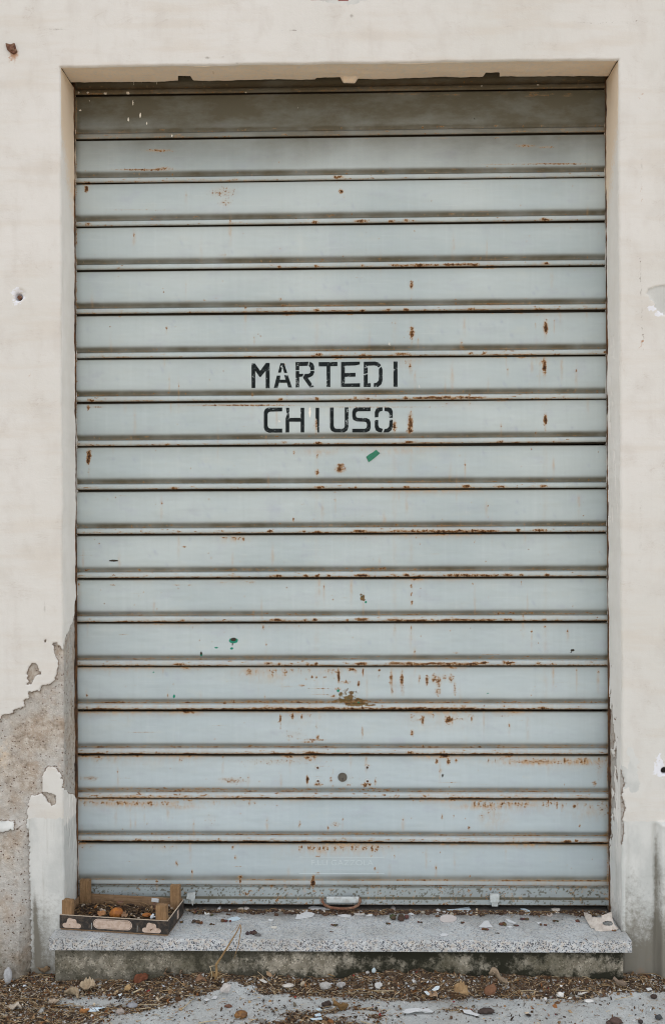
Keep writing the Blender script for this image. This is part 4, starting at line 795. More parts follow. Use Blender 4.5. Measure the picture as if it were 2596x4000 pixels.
PAL = [((.11,.055,.025),8),((.035,.024,.016),14),((.09,.05,.028),9),((.28,.17,.085),7),((.40,.29,.17),5),((.055,.035,.022),9),((.52,.44,.33),3),((.33,.33,.31),5),((.60,.61,.60),2.4),((.2,.19,.17),5),((.24,.10,.035),5),((.30,.012,.02),.45),((.66,.72,.78),.7),((.14,.12,.09),5)]
def pick(r, pal=PAL):
    c = r.choices([p[0] for p in pal], [p[1] for p in pal])[0]; k = r.uniform(.7,1.25); return (min(1,c[0]*k),min(1,c[1]*k),min(1,c[2]*k),1)
class Soup(MB):
    def flake(s, r, x, y, z, L, c, tilt=.6):
        n = r.choice([4,5,6]); a0 = r.random()*6.28; w = r.uniform(.35,.9)
        t = Matrix.Rotation(r.random()*6.28,3,'Z') @ Matrix.Rotation(r.gauss(0,tilt),3,'X') @ Matrix.Rotation(r.gauss(0,tilt),3,'Y')
        pts = [t @ Vector((math.cos(a0+k*6.283/n)*L*r.uniform(.6,1.1)/2, math.sin(a0+k*6.283/n)*L*w*r.uniform(.6,1.1)/2, r.uniform(-.12,.12)*L)) for k in range(n)]
        ctr = t @ Vector((0,0,r.uniform(.05,.25)*L)); lo = min(p.z for p in pts)
        o = Vector((x,y,z-lo*.7)); s.add([o+p for p in pts]+[o+ctr], [[k,(k+1)%n,n] for k in range(n)], c)
    def straw(s, r, x, y, z, L, rad, c):
        a = r.random()*math.pi if r.random() < .4 else r.gauss(0,.4); e = r.gauss(0,.16); d = Vector((math.cos(a),math.sin(a),e)); b_ = Vector((0,0,r.uniform(0,.15)*L))
        o = Vector((x,y,z+.002+abs(e)*L/2)); s.tube([o-d*L/2, o+b_, o+d*L/2], [rad,rad,rad*.6], 4, c)
    def pebble(s, r, x, y, z, R, c):
        s.lump((x,y,z+R*.3), R, 1, .55, r.randrange(9999), (1,r.uniform(.6,1),r.uniform(.45,.8)), c)
r = random.Random(21); S = Soup()
N = 0
while N < 22000:
    x = r.uniform(-1.08,.98); y = -.045-r.random()*.26 if (-.85 < x < .76) else r.uniform(-.30,.0)
    cv = float(cover(np.array(x),np.array(y)))
    if r.random() > cv*1.15 + .045*(.4+1.6*float(fbm(np.array(x*7),np.array(y*20),310,3))): continue
    N += 1; z = float(bank(np.array(x),np.array(y))); k = r.random(); right = x > -.1
    big = 1.0
    if k < .58: S.flake(r, x, y, z, min(.022, .0035+r.expovariate(1/.0036))*big, pick(r), .55)
    elif k < .72: S.straw(r, x, y, z, .006+r.expovariate(1/.010), r.uniform(.0003,.0008), pick(r, [((.40,.28,.15),5),((.55,.44,.28),3),((.22,.13,.06),4),((.12,.07,.04),3)]))
    elif k < .88: S.flake(r, x, y, z, .003+min(.012,r.expovariate(1/.003)), pick(r, [((.30,.29,.27),5),((.48,.47,.44),3),((.10,.07,.05),6),((.6,.61,.6),1.2)]), .3)
    else: S.pebble(r, x, y, z, .0009+min(.004,r.expovariate(1/.0010)), pick(r, [((.30,.29,.27),5),((.48,.47,.44),3),((.08,.055,.04),6),((.17,.12,.08),5),((.65,.65,.65),1)]))
tag(S.build('leaf_litter', M['litter'], colors=True), 'brown leaf crumbs, straw and grit banked along the foot of the step', 'litter', kind='stuff')
# crumbs on the slab, mostly swept against the shutter
S = Soup(); n = 0
while n < 4200:
    x = r.uniform(-.50,.755)
    y = .136-abs(r.gauss(0,.018))-(.010 if r.random() < .25 else 0)
    if r.random() < .025: y = r.uniform(-.06,.13)
    U0,_ = to_px(x,y,ZS); dens = float(fbm(np.array(x*16),np.array(0.),131,3))
    if y < .138-.055*dens and r.random() > .05: continue
    n += 1; k = r.random(); z = ZS
    if k < .5: S.pebble(r,x,y,z,.0012+min(.006,r.expovariate(1/.0017)), pick(r,[((.05,.03,.02),7),((.10,.06,.04),5),((.3,.27,.22),1),((.6,.6,.58),.5)]))
    elif k < .9: S.flake(r,x,y,z,.003+min(.012,r.expovariate(1/.0035)), pick(r,[((.07,.045,.03),8),((.15,.09,.05),4),((.35,.28,.2),2),((.6,.6,.58),.9),((.6,.68,.75),.3)]),.5)
    else: S.straw(r,x,y,z,.006+r.expovariate(1/.006),.0006,pick(r,[((.3,.2,.1),1)]))
tag(S.build('slab_crumbs', M['litter'], colors=True), 'dark crumbs and grit gathered on the granite slab along the shutter', 'grit', kind='stuff')

# ---------------------------------------------------------------- single pieces lying about
def plate(name, outline_px, z, mat, col_, label, cat, th=.0012, curl=0., lift=0., group=None, seed=1):
    """an irregular flat scrap: outline measured where it lies on the plane z, real thickness, optional curl"""
    P = [GPX(px,py,z)[:2] for px,py in outline_px]; cx = sum(p[0] for p in P)/len(P); cy = sum(p[1] for p in P)/len(P)
    bm = bmesh.new(); rs = random.Random(seed); Q = []
    for i in range(len(P)):
        a, b_ = P[i], P[(i+1)%len(P)]
        Q += [a, ((a[0]+b_[0])/2+rs.uniform(-1,1)*.0006, (a[1]+b_[1])/2+rs.uniform(-1,1)*.0006)]
    rings = []
    for s_ in (1,.66,.33):
        rings.append([bm.verts.new(((x-cx)*s_, (y-cy)*s_, 0)) for x,y in Q])
    c0 = bm.verts.new((0,0,0)); n = len(Q)
    for a, b_ in zip(rings, rings[1:]):
        for k in range(n): bm.faces.new((a[k],a[(k+1)%n],b_[(k+1)%n],b_[k]))
    for k in range(n): bm.faces.new((rings[-1][k],rings[-1][(k+1)%n],c0))
    rr_ = max(math.hypot(x-cx,y-cy) for x,y in Q); ph = rs.uniform(0,6.28)
    for v in bm.verts:
        u = v.co.x*math.cos(ph)+v.co.y*math.sin(ph); v.co.z = curl*(v.co.x**2+v.co.y**2)/rr_ + curl*.5*u*u/rr_ + .0008*rs.random()
    bmesh.ops.recalc_face_normals(bm, faces=bm.faces[:])
    ex_ = bmesh.ops.solidify(bm, geom=bm.faces[:], thickness=th)
    lo = min(v.co.z for v in bm.verts)
    b = MB(); b.bm(bm, Matrix.Translation((0,0,-lo+.0004+lift)), col_)
    o = b.build(name, mat, None, False, True); o.location = (cx,cy,z); return tag(o,label,cat,group)
def blob_px(cx, cy, w, h, n=9, seed=0):
    rs = random.Random(seed); return [(cx+w/2*math.cos(k*6.283/n)*rs.uniform(.7,1.1), cy+h/2*math.sin(k*6.283/n)*rs.uniform(.7,1.1)) for k in range(n)]
WH = (.58,.60,.61,1); BL = (.50,.61,.68,1); GY = (.47,.46,.44,1); OW = (.62,.60,.56,1)
G1 = 'paint flakes and scraps lying on the granite slab'
SLAB = [
 ('paint_flake',[(1152,3593),(1160,3575),(1178,3560),(1200,3556),(1212,3564),(1228,3572),(1222,3582),(1190,3588)],WH,'largest white paint flake, a half-moon standing below the left end of the handle',.003),
 ('paint_flake',[(888,3594),(905,3586),(925,3583),(940,3590),(925,3597),(905,3600)],BL,'bluish white flake lying on the slab between crate and dry stalk top',.001),
 ('paint_flake',[(846,3562),(852,3548),(862,3541),(862,3550),(855,3560)],WH,'narrow white flake leaning in the crumbs right of the crate',.001),
 ('paint_flake',blob_px(940,3553,24,16,8,2),(.5,.46,.4,1),'rounded beige flake in the crumbs above the stalk tip',.001),
 ('paint_flake',blob_px(963,3550,26,14,8,3),OW,'rounded off-white flake right beside the beige one in the crumbs',.001),
 ('paint_flake',[(1203,3548),(1225,3540),(1270,3548),(1290,3556),(1250,3560),(1215,3557)],WH,'wide white flake in the crumbs just left of the rusty handle loop',.001),
 ('paint_flake',blob_px(1058,3596,22,7,8,4),WH,'small flat white flake alone in mid slab above a pale oval one',.0),
 ('paint_flake',blob_px(1070,3624,26,10,8,5),(.6,.58,.52,1),'pale oval flake in mid slab nearest the slab edge, left of centre',.0),
 ('paint_flake',[(1318,3577),(1345,3574),(1370,3578),(1368,3584),(1335,3584)],WH,'long thin white strip under the rusty handle loop',.0),
 ('paint_flake',[(1376,3572),(1380,3562),(1400,3557),(1420,3564),(1424,3574),(1405,3578)],GY,'grey disc-like flake just right of the rusty handle loop',.001),
 ('paint_flake',[(1428,3580),(1440,3574),(1455,3573),(1452,3581)],WH,'small white chip right of the grey disc-like flake',.0),
 ('paint_flake',blob_px(1534,3549,24,18,8,7),(.42,.40,.38,1),'grey crumbly flake between the grey disc and the cream chip',.001),
 ('paint_flake',[(1590,3566),(1605,3566),(1616,3574),(1605,3577)],WH,'tiny white sliver on the slab above the long brown crumb row',.0),
 ('paint_flake',[(1716,3596),(1720,3582),(1740,3575),(1762,3576),(1782,3585),(1780,3597),(1755,3605),(1728,3603)],(.56,.52,.50,1),'large pinkish grey flake lying flat right of slab centre',.0005),
 ('paint_flake',blob_px(1733,3654,38,12,8,9),WH,'white oval flake nearest the front edge of the slab',.0),
 ('paint_flake',[(1867,3622),(1880,3612),(1888,3600),(1905,3599),(1912,3612),(1922,3621),(1895,3625)],WH,'white bell-shaped flake on the slab below the right lock tab',.001),
 ('plastic_scrap',[(1745,3556),(1790,3552),(1830,3545),(1842,3562),(1845,3572),(1812,3570),(1780,3566)],BL,'torn pale blue plastic scrap in the crumbs below the shutter',.003),
 ('plastic_scrap',[(2030,3552),(2050,3552),(2068,3560),(2070,3572),(2060,3574),(2052,3562)],BL,'curved pale blue scrap in the crumbs right of the right lock tab',.002),
 ('paint_flake',[(2150,3552),(2165,3549),(2186,3552),(2182,3568),(2168,3568)],(.66,.62,.56,1),'cream flake in the crumbs left of the beige broken shard',.002),
 ('paint_flake',blob_px(2145,3574,26,18,8,11),(.45,.40,.36,1),'dull pinkish flake touching the cream flake near the shard',.001),
 ('paint_flake',[(1972,3592),(1985,3594),(2015,3608),(2008,3611),(1985,3604)],WH,'thin slanting white sliver on the slab below the curved blue scrap',.0),
 ('paint_flake',[(2095,3606),(2110,3603),(2112,3612),(2100,3612)],WH,'little white chip between the slanting sliver and the beige shard',.0),
 ('paint_flake',[(1978,3622),(1995,3619),(2000,3624),(1985,3626)],WH,'smallest white chip, lying in front of the slanting sliver',.0),
 ('paint_flake',blob_px(1710,3560,20,18,8,12),WH,'white pebble-like flake in the crumbs left of the torn blue scrap',.002),
 ('paint_flake',[(1855,3576),(1857,3550),(1865,3550),(1864,3576)],(.55,.47,.34,1),'upright tan splinter-like flake right of the torn blue scrap',.001)]
for i,(nm,ol,c,lb,cu) in enumerate(SLAB): plate(nm, ol, ZS, M['chip'], c, lb, 'plastic scrap' if 'plastic' in nm else 'paint flake', .0016, cu*2, 0, G1, i)
def clump(px, py, w, label, seed, z=ZS, n=6, c=(.085,.05,.032,1), name='dirt_clump', cat='dirt clump', group='brown dirt clumps on the granite slab', flat=.5):
    p = GPX(px,py,z); w = w*.00075; b = MB(); rs = random.Random(seed)
    for _ in range(n):
        b.lump((rs.uniform(-.5,.5)*w, rs.uniform(-.3,.3)*w*.8, w*.14), w*rs.uniform(.16,.27), 1, .4, rs.randrange(999), (1,1,flat+.2), tuple([x*rs.uniform(.6,1.5) for x in c[:3]]+[1]))
    o = b.build(name, M['stone'], None, False, True); o.location = (p[0],p[1],z); return tag(o,label,cat,group)
for i,(px,py,w,lb) in enumerate([(712,3604,20,'round brown clump on the slab nearest the crate'),(768,3570,34,'brown clump near the crate, just under the left lock tab'),(770,3606,36,'long brown clump in front of the clump under the left lock tab'),(829,3576,18,'small brown clump between the left lock tab and the bluish flake'),(829,3612,17,'small round brown clump in front of the bluish flake, to its left'),
    (884,3603,34,'brown clump touching the bluish white flake on its left'),(1304,3616,24,'brown clump on the slab below the handle'),(1294,3641,12,'tiny brown clump below the handle, nearest the slab edge'),(1560,3593,62,'long dark row-like clump right of slab centre'),(1514,3610,18,'brown clump left of and below the long row-like clump'),
    (1640,3604,18,'round brown clump between the long row-like clump and the pinkish flake'),(1802,3606,18,'round brown clump left of the bell-shaped white flake'),(1890,3632,26,'brown clump tucked under the bell-shaped white flake'),(1955,3612,32,'tan brown clump right of the bell-shaped white flake'),(2046,3594,28,'brown clump behind the tip of the slanting sliver'),
    (2015,3617,20,'brown clump in front of the slanting sliver'),(2120,3615,22,'brown clump right of the little white chip'),(2168,3600,18,'brown clump midway to the beige shard'),(2250,3600,24,'brown clump against the left end of the beige shard'),(1940,3646,12,'tiny dark clump near the slab edge right of the bell-shaped flake')]):
    clump(px,py,w,lb,i+50)
# dark seed head and grey oval by the stalk
clump(982,3648,34,'dark twiggy seed clump on the slab right of the dry stalk',91,n=9,c=(.05,.035,.03,1),flat=.9,group=None)
plate('pebble_flat', blob_px(1008,3655,28,10,9,13), ZS, M['stone'], (.13,.13,.13,1), 'dark grey flat pebble touching the twiggy seed clump', 'pebble', .003)
# broken beige shard with a hole, against the right jamb
def shard():
    top = [(2278,3562),(2305,3568),(2345,3578),(2385,3566)]; bm = bmesh.new()
    rows = [[(2276,3562,.012),(2312,3572,.024),(2350,3576,.034),(2388,3560,.040)],
            [(2282,3588,.008),(2318,3592,.016),(2352,3592,.023),(2390,3588,.028)],
            [(2296,3610,.004),(2332,3610,.009),(2370,3610,.014),(2398,3610,.016)],
            [(2310,3630,.002),(2345,3636,.002),(2385,3636,.002),(2416,3630,.002)]]
    n = 4; K = 8
    pts = np.array([[GPX(a,b_,ZS+h) for a,b_,h in row] for row in rows])
    def bil(arr, u, v):
        u *= 3; v *= 3; i = min(int(u),2); j = min(int(v),2); a = u-i; c = v-j
        return arr[i,j]*(1-a)*(1-c)+arr[i+1,j]*a*(1-c)+arr[i,j+1]*(1-a)*c+arr[i+1,j+1]*a*c
    m_ = 25; vs = {}
    for i in range(m_):
        for j in range(m_):
            u, v = i/(m_-1), j/(m_-1); q = bil(pts,u,v); s_ = .004*(float(fbm(np.array(u*3),np.array(v*3),141,3))-.5)
            vs[i,j] = bm.verts.new((q[0]+s_*.6, q[1]+s_*(1 if 0 < i < m_-1 else 1.5), q[2]+s_*.6))
    for i in range(m_-1):
        for j in range(m_-1):
            u, v = (i+.5)/(m_-1), (j+.5)/(m_-1)
            if ((u-.60)/.13)**2+((v-.74)/.20)**2 < 1: continue
            if u < .16 and .30 < v < .62: continue
            if u > .86 and v < .14: continue
            bm.faces.new((vs[i,j],vs[i,j+1],vs[i+1,j+1],vs[i+1,j]))
    for v in [v for v in bm.verts if not v.link_faces]: bm.verts.remove(v)
    bmesh.ops.smooth_vert(bm, verts=bm.verts[:], factor=.5, use_axis_x=True, use_axis_y=True, use_axis_z=True)
    bmesh.ops.recalc_face_normals(bm, faces=bm.faces[:]); bmesh.ops.solidify(bm, geom=bm.faces[:], thickness=.0022)
    b = MB(); b.bm(bm); return b.build('broken_shard', M['beige'], None, True)
tag(shard(), 'beige broken shard with a dark oval hole at the right end of the slab', 'shard')
clump(2368,3596,34,'dark lump added under the oval hole of the beige shard in place of its shade',97,n=9,c=(.02,.015,.012,1),flat=.3)  # lump added to darken the shard's hole, standing in for shade
clump(2396,3637,18,'reddish brown clump at the right tip of the beige shard',95,c=(.16,.07,.04,1)); clump(2342,3634,16,'tan clump stuck under the front edge of the beige shard',96,c=(.2,.13,.08,1))

# ---------------------------------------------------------------- fruit crate
FL = GPX(240,3626,ZS); FR = GPX(662,3652,ZS); ang = math.atan2(FR[1]-FL[1], FR[0]-FL[0])
W_, D_, HP, HQ = .322, .152, .0435, .088
FL = (FL[0]-.001, FL[1]-.014, FL[2])
cr_ = empty('fruit_crate', (FL[0],FL[1]+.002,ZS+.0005), ang)
tag(cr_, 'shallow wooden fruit crate with a black printed front, on the left end of the slab', 'crate')
b = MB(); b.box(.002,W_-.002,.002,D_-.002,.001,.004)
for k in range(4): b.box(.004+.0,W_-.004,.004+k*.038,.034+k*.038,.0,.0055,.0004)
b.build('bottom_board', M['woodh'], cr_)
b = MB(); b.box(0,W_,0,.0035,.005,HP-.0006,.0003); fp = b.build('front_panel', M['card_black'], cr_)
b = MB(); b.box(0,W_,.0002,.0033,HP-.0006,HP+.0003); b.build('board_edge', M['woodtop'], fp)
def cloud(cx, w): # printed pale shape: a rounded bar with a two-lobed hump
    def arc(x, z, r_, a0, a1, n=6): return [(cx+x+r_*math.cos(math.radians(t)), z+r_*math.sin(math.radians(t))) for t in np.linspace(a0,a1,n)]
    return arc(-.021,.0145,.0068,270,90)+[(cx-.0165,.0215)]+arc(-.0065,.0285,.0075,180,60)+arc(.0065,.0265,.0075,110,0)+[(cx+.0145,.0215)]+arc(.021,.0145,.0068,90,-90)
b = MB(); b.prism(cloud(.037,.056), -.0004, .001); b.build('printed_shape', M['card_pink'], fp)
b = MB(); b.prism(cloud(.274,.056), -.0004, .001); b.build('printed_shape', M['card_pink'], fp)
def pill(x0,x1,z0,z1,n=8):
    r_ = (z1-z0)/2; zc = (z0+z1)/2
    return [(x0+r_+r_*math.cos(t), zc+r_*math.sin(t)) for t in np.linspace(math.pi/2,3*math.pi/2,n)]+[(x1-r_+r_*math.cos(t), zc+r_*math.sin(t)) for t in np.linspace(-math.pi/2,math.pi/2,n)]
b = MB(); b.prism(pill(.101,.217,.0105,.0385), -.0004, .001); b.build('printed_shape', M['card_pink'], fp)
b = MB(); b.prism(pill(.1035,.2145,.0128,.0362), -.0006, .0); 
ln = b.build('printed_line', M['card_black'], fp)
b = MB(); b.prism(pill(.1042,.2138,.0135,.0355), -.0008, .0); b.build('printed_label', M['card_pink'], fp)
for x_ in (.096,.232):
    b = MB(); b.tube([(x_,-.0006,.008),(x_+.001,-.0008,.026)], .0005, 5); b.build('staple', M['pale_metal'], fp)
b = MB(); b.box(W_-.0035,W_,.0036,D_,.005,HP-.0006,.0003); sp_ = b.build('side_panel', M['card_black'], cr_)
b = MB(); b.box(W_-.0033,W_-.0002,.0036,D_,HP-.0006,HP+.0003); b.build('board_edge', M['woodtop'], sp_)
b = MB(); b.prism([(W_+.0,0)]*0 or [(0,0),(1,0),(1,1)], 0, 1) if False else b.box(W_-.0002,W_+.0004,.085,.10,.012,.036,.0001); b.build('printed_shape', M['card_pink'], sp_)
b = MB(); b.box(0,.0035,.0036,D_,.005,HP,.0003); b.build('side_panel', M['woodh'], cr_)
b = MB(); b.box(.0036,W_-.0036,D_-.0035,D_,.005,HP+.004,.0003); b.build('back_panel', M['woodh'], cr_)
for (x_,y_,hh,w) in ((.0048,.0045,.084,.031),(W_-.0375,.0045,.084,.032),(.0048,D_-.022,.094,.031),(W_-.036,D_-.022,.092,.029)):
    b = MB()
    bm = bmesh.new(); bmesh.ops.create_cube(bm, size=1)
    for v in bm.verts: v.co = Vector((x_+w/2+v.co.x*w, y_+.0085+v.co.y*.017, .006+hh/2-.003+v.co.z*(hh-.006)))
    bmesh.ops.bevel(bm, geom=bm.edges[:], offset=.0012, segments=2, affect='EDGES'); bmesh.ops.subdivide_edges(bm, edges=bm.edges[:], cuts=2, use_grid_fill=True)
    for v in bm.verts: v.co.z += .002*(v.co.z > hh-.01)*(float(fbm(np.array(v.co.x*120),np.array(v.co.y*120),151))-.5)*2
    b.bm(bm); b.build('corner_post', M['wood'], cr_, False)
Mc = Matrix.Translation((FL[0],FL[1]+.002,ZS)) @ Matrix.Rotation(ang,4,'Z')
cl = lambda x,y,z=0: (Mc @ Vector((x,y,z)))[:]
S = Soup(); r = random.Random(5)
ux = np.linspace(.008,W_-.008,44); uy = np.linspace(.006,D_-.006,22); gv = []
for yy_ in uy:
    for xx_ in ux: gv.append(cl(xx_,yy_,.004+.018*float(fbm(np.array(xx_*22),np.array(yy_*22),161,4))+.010*(yy_/D_)))
S.add(gv, [list(q_) for q_ in gridfaces(22,44)], (.05,.035,.024,1))
for _ in range(1500):
    a_, b2 = r.uniform(.01,W_-.01), r.uniform(.006,D_-.008); z = cl(a_,b2,.006+.018*float(fbm(np.array(a_*22),np.array(b2*22),161,4))+.010*(b2/D_)); k = r.random()
    if k < .55: S.flake(r,*z,.003+min(.014,r.expovariate(1/.004)),pick(r,[((.045,.028,.018),10),((.12,.065,.03),5),((.3,.2,.11),2),((.5,.43,.34),.8),((.4,.17,.04),.7)]),.6)
    elif k < .75: S.pebble(r,*z,.0015+min(.005,r.expovariate(1/.002)),pick(r,[((.05,.03,.02),6),((.12,.08,.05),4),((.5,.42,.34),1)]))
    else: S.straw(r,*z,.008+r.expovariate(1/.01),.0007,pick(r,[((.3,.2,.1),1),((.14,.08,.04),1)]))
tag(S.build('crate_debris', M['litter'], colors=True), 'dark leaf mould and dry crumbs filling the fruit crate', 'debris', kind='stuff')
def ball(name, P, R, mat, label, cat, seed, sq=(1,1,.85), rough=.18):
    b = MB(); b.lump((0,0,0), R, 3, rough, seed, sq); o = b.build(name, mat, None, True); o.location = P; return tag(o,label,cat)
ball('dried_orange', cl(.150,.052,.036), .0175, M['orange'], 'shrivelled orange fruit lying on the debris in the middle of the crate', 'fruit', 3, (1.1,1,.85))
ball('orange_peel', cl(.238,.060,.032), .009, M['orange'], 'small curl of orange peel at the right side of the crate', 'peel', 6, (1.3,1,.6), .35)
for i,(x_,y_,c,lb,R) in enumerate([(.105,.055,(.42,.22,.10,1),'reddish tan leaf curl left of the shrivelled orange in the crate',.012),(.172,.052,(.36,.22,.13,1),'brown shell-like leaf touching the right of the shrivelled orange',.013),(.098,.075,(.55,.45,.36,1),'pale curled leaf at the back left of the crate debris',.011)]):
    b = MB(); bm = bmesh.new(); bmesh.ops.create_grid(bm, x_segments=9, y_segments=7, size=1)
    for v in bm.verts:
        u,w = v.co.x, v.co.y; e = math.sqrt(max(0,1-u*u*.9)); v.co = Vector((u*R, w*e*R*.7, R*(.55*w*w+.25*u*u)+R*.15*math.sin(5*u+i)))
    bmesh.ops.solidify(bm, geom=bm.faces[:], thickness=.0008); b.bm(bm, Matrix.Rotation(i*1.3,4,'Z') @ Matrix.Rotation(.6,4,'X'), c)
    o = b.build('curled_leaf', M['leaf'], None, True, True); o.location = cl(x_,y_,.028); tag(o,lb,'leaf')
# crumpled foil wrapper
b = MB()
for k in range(7): b.lump((random.uniform(-.011,.011),random.uniform(-.005,.005),random.uniform(-.006,.012)), random.uniform(.003,.006), 1, .7, k+70, (1,.5,1), [(.7,.76,.8,1),(.03,.04,.05,1),(.6,.72,.8,1)][k % 3])
o = b.build('crumpled_wrapper', M['chip'], None, False, True); o.location = cl(.270,.040,.038); tag(o,'crumpled white and black wrapper behind the right front post in the crate','wrapper')
b = MB(); b.box(-.011,.011,-.001,.0006,-.006,.005,.0003,c=WH); o = b.build('paper_scrap', M['chip'], None, False, True); w_ = cl(.235,D_-.0052,.041); o.location = w_; o.rotation_euler = (.0,.08,ang); tag(o,'white paper scrap caught on the back board of the crate','paper scrap')
for i,(x_,lb) in enumerate([(.146,'flat-headed bent nail standing behind the shrivelled orange'),(.250,'flat-headed nail standing at the right of the crate')]):
    b = MB(); b.tube([(0,0,-.018),(0,0,.0)], .0013, 6); b.tube([(0,0,.0),(0,0,.0012)], [.0095 if i == 0 else .006]*2, 12); o = b.build('rusty_nail', M['rust']); o.location = cl(x_,.095,.050); tag(o,lb,'nail')

# ---------------------------------------------------------------- dry weed rooted in the dirt bank
we = empty('dry_weed', tuple(GPX(843,3808,.03)))
tag(we, 'bent dry brown weed growing from the dirt in front of the step', 'weed')
O = np.array(we.location)
def wp(px, py, y): q = onplane(px,py,1,y); return tuple(q-O)
b = MB(); b.tube([wp(842,3825,-.105),wp(846,3800,-.105),wp(846,3785,-.108),wp(844,3768,-.108),wp(862,3742,-.112),wp(885,3705,-.116),wp(905,3672,-.118),wp(925,3640,-.115),wp(938,3612,-.11)], [.0042,.0038,.0034,.0034,.0027,.0024,.002,.0017,.0014], 7); b.build('stem', M['straw'], we, True)
b = MB(); b.tube([wp(938,3610,-.11),wp(942,3630,-.112),wp(936,3660,-.114),wp(932,3690,-.116),wp(922,3718,-.118),wp(914,3745,-.118)], [.0013,.0014,.0014,.0012,.001,.0006], 6); b.build('side_stem', M['straw'], we, True)
b = MB(); b.tube([wp(932,3610,-.11),wp(922,3628,-.114),wp(899,3647,-.12)], [.0008,.0008,.0004], 5); b.build('side_stem', M['straw'], we, True)
b = MB(); b.tube([wp(842,3772,-.11),wp(820,3775,-.13),wp(827,3800,-.135),wp(828,3822,-.13)], [.0012,.0014,.001,.0006], 5); b.build('side_stem', M['straw_pale'], we, True)
b = MB()
rs = random.Random(8)
for k in range(26):
    a = rs.uniform(0,6.28); L = rs.uniform(.01,.03); b.tube([(0.002,-.01,.0),(.5*L*math.cos(a),-.012+.4*L*math.sin(a),rs.uniform(.004,.014)),(L*math.cos(a),-.01+.7*L*math.sin(a)-.004,rs.uniform(-.004,.014))], [.0009,.0007,.0003], 4)
b.build('withered_leaves', M['straw'], we)

# ---------------------------------------------------------------- single pieces on the pavement
def leaf(px, py, L, c, label, seed, z=None, tilt=(0,0), rz=0., wid=.55, curl=.5, cat='leaf', name='fallen_leaf', group='larger dead leaves on the pavement', jag=.0):
    p = GPX(px,py,0); z = float(bank(np.array(p[0]),np.array(max(-.35,p[1]))))+.004 if z is None else z; p = GPX(px,py,z)
    bm = bmesh.new(); bmesh.ops.create_grid(bm, x_segments=14, y_segments=8, size=1); rs = random.Random(seed); f1, f2 = rs.uniform(2,5), rs.uniform(0,6)
    for v in bm.verts:
        u, w = v.co.x, v.co.y; e = (max(0,1-abs(u)**2.2))**.7*(1+jag*math.sin(u*14+f2))*(.6+.8*float(fbm(np.array(u*2.6+seed),np.array(w*1.+3),seed,3)))+.03; cr1 = float(fbm(np.array(u*2.4),np.array(w*2.0+7),seed+5,4))-.5; u = u+.35*(float(fbm(np.array(w*2.2),np.array(u+9),seed+8,3))-.5)
        v.co = Vector((u*L/2, w*e*L*wid/2, L*(curl*.5*w*w*e+.10*math.sin(f1*u+f2)+curl*.15*u*u+.04*math.sin(9*w+6*u+f2)+.38*cr1)))
    lo = min(v.co.z for v in bm.verts)
    for v in bm.verts: v.co.z -= lo
    bmesh.ops.solidify(bm, geom=bm.faces[:], thickness=.0007)
    b = MB(); b.bm(bm, Matrix.Rotation(rz,4,'Z') @ Matrix.Rotation(tilt[0],4,'X') @ Matrix.Rotation(tilt[1],4,'Y'), c)
    o = b.build(name, M['leaf'], None, True, True); zl = min(v.co.z for v in o.data.vertices)
    o.location = (p[0],p[1],z-min(0,zl)*.8); return tag(o,label,cat,group)
TAN = (.33,.23,.14,1); PALE = (.48,.38,.26,1)
leaf(170,3800,.042,TAN,'tan curled leaf in the corner between left wall and step base',1,rz=-.3,curl=.7)
leaf(345,3862,.046,PALE,'pale crumpled leaf on the dirt in front of the crate',2,rz=.1,wid=.7,curl=.6,tilt=(.5,0),jag=.25)
leaf(555,3828,.044,(.17,.06,.03,1),'reddish brown leaf standing against the dirt bank',3,rz=.6,tilt=(.7,-.5),curl=.5)
leaf(280,3895,.060,(.42,.33,.22,1),'long tan leaf strip lying in the left litter',4,rz=-.6,wid=.3)
leaf(495,3870,.024,(.50,.34,.17,1),'small tan pointed leaf left of a white splinter',5,rz=1.,tilt=(.5,0))
leaf(1685,3895,.034,(.55,.38,.24,1),'pinkish tan leaf at the edge of the dirt bank, right of centre',6,rz=-.4,wid=.7)
leaf(1800,3878,.044,(.40,.27,.14,1),'crumpled tan leaf folded upright on the dirt bank edge',7,rz=-.8,tilt=(.6,.3),curl=.9,wid=.8,jag=.2)
leaf(1908,3882,.036,(.20,.10,.055,1),'orange brown leaf on the dirt bank right of the folded tan leaf',8,rz=.3,wid=.8,tilt=(.5,0))
leaf(780,3835,.036,(.30,.18,.11,1),'brown leaf on the dirt bank left of the dry weed',9,rz=.9,tilt=(.5,.2))
leaf(640,3808,.034,(.30,.20,.12,1),'grey brown curled leaf on top of the dirt bank right of the crate',10,rz=1.2,tilt=(.9,.3),curl=.9)
leaf(700,3800,.030,(.25,.18,.12,1),'thin curled leaf standing beside the grey brown one',11,rz=1.5,tilt=(.9,0),wid=.35)
leaf(1060,3808,.030,(.40,.27,.16,1),'square tan leaf piece at the foot of the step right of the weed',12,rz=0,wid=.9,tilt=(1.0,0),curl=.15)
leaf(1330,3950,.040,(.22,.13,.05,1),'brown leaf in the litter patch on the concrete',13,rz=.1,wid=.4,curl=.8)
leaf(210,3925,.030,(.45,.36,.27,1),'small pale leaf in the litter at the left',14,rz=.5)
leaf(60,3945,.034,(.50,.44,.36,1),'whitish leaf in the litter near the left edge of the picture',15,rz=.2,wid=.7)
leaf(1945,3838,.060,(.34,.26,.18,1),'long curved bark strip on the dirt bank at the right',16,rz=-.75,wid=.22,curl=.5,name='bark_strip',cat='bark strip',group=None)
leaf(330,3960,.026,(.42,.2,.07,1),'orange brown leaf under the pale blue paper scrap',17,rz=.3)
leaf(2420,3850,.040,(.25,.19,.14,1),'dull brown leaf at the right foot of the step base',18,rz=-.5,wid=.35)
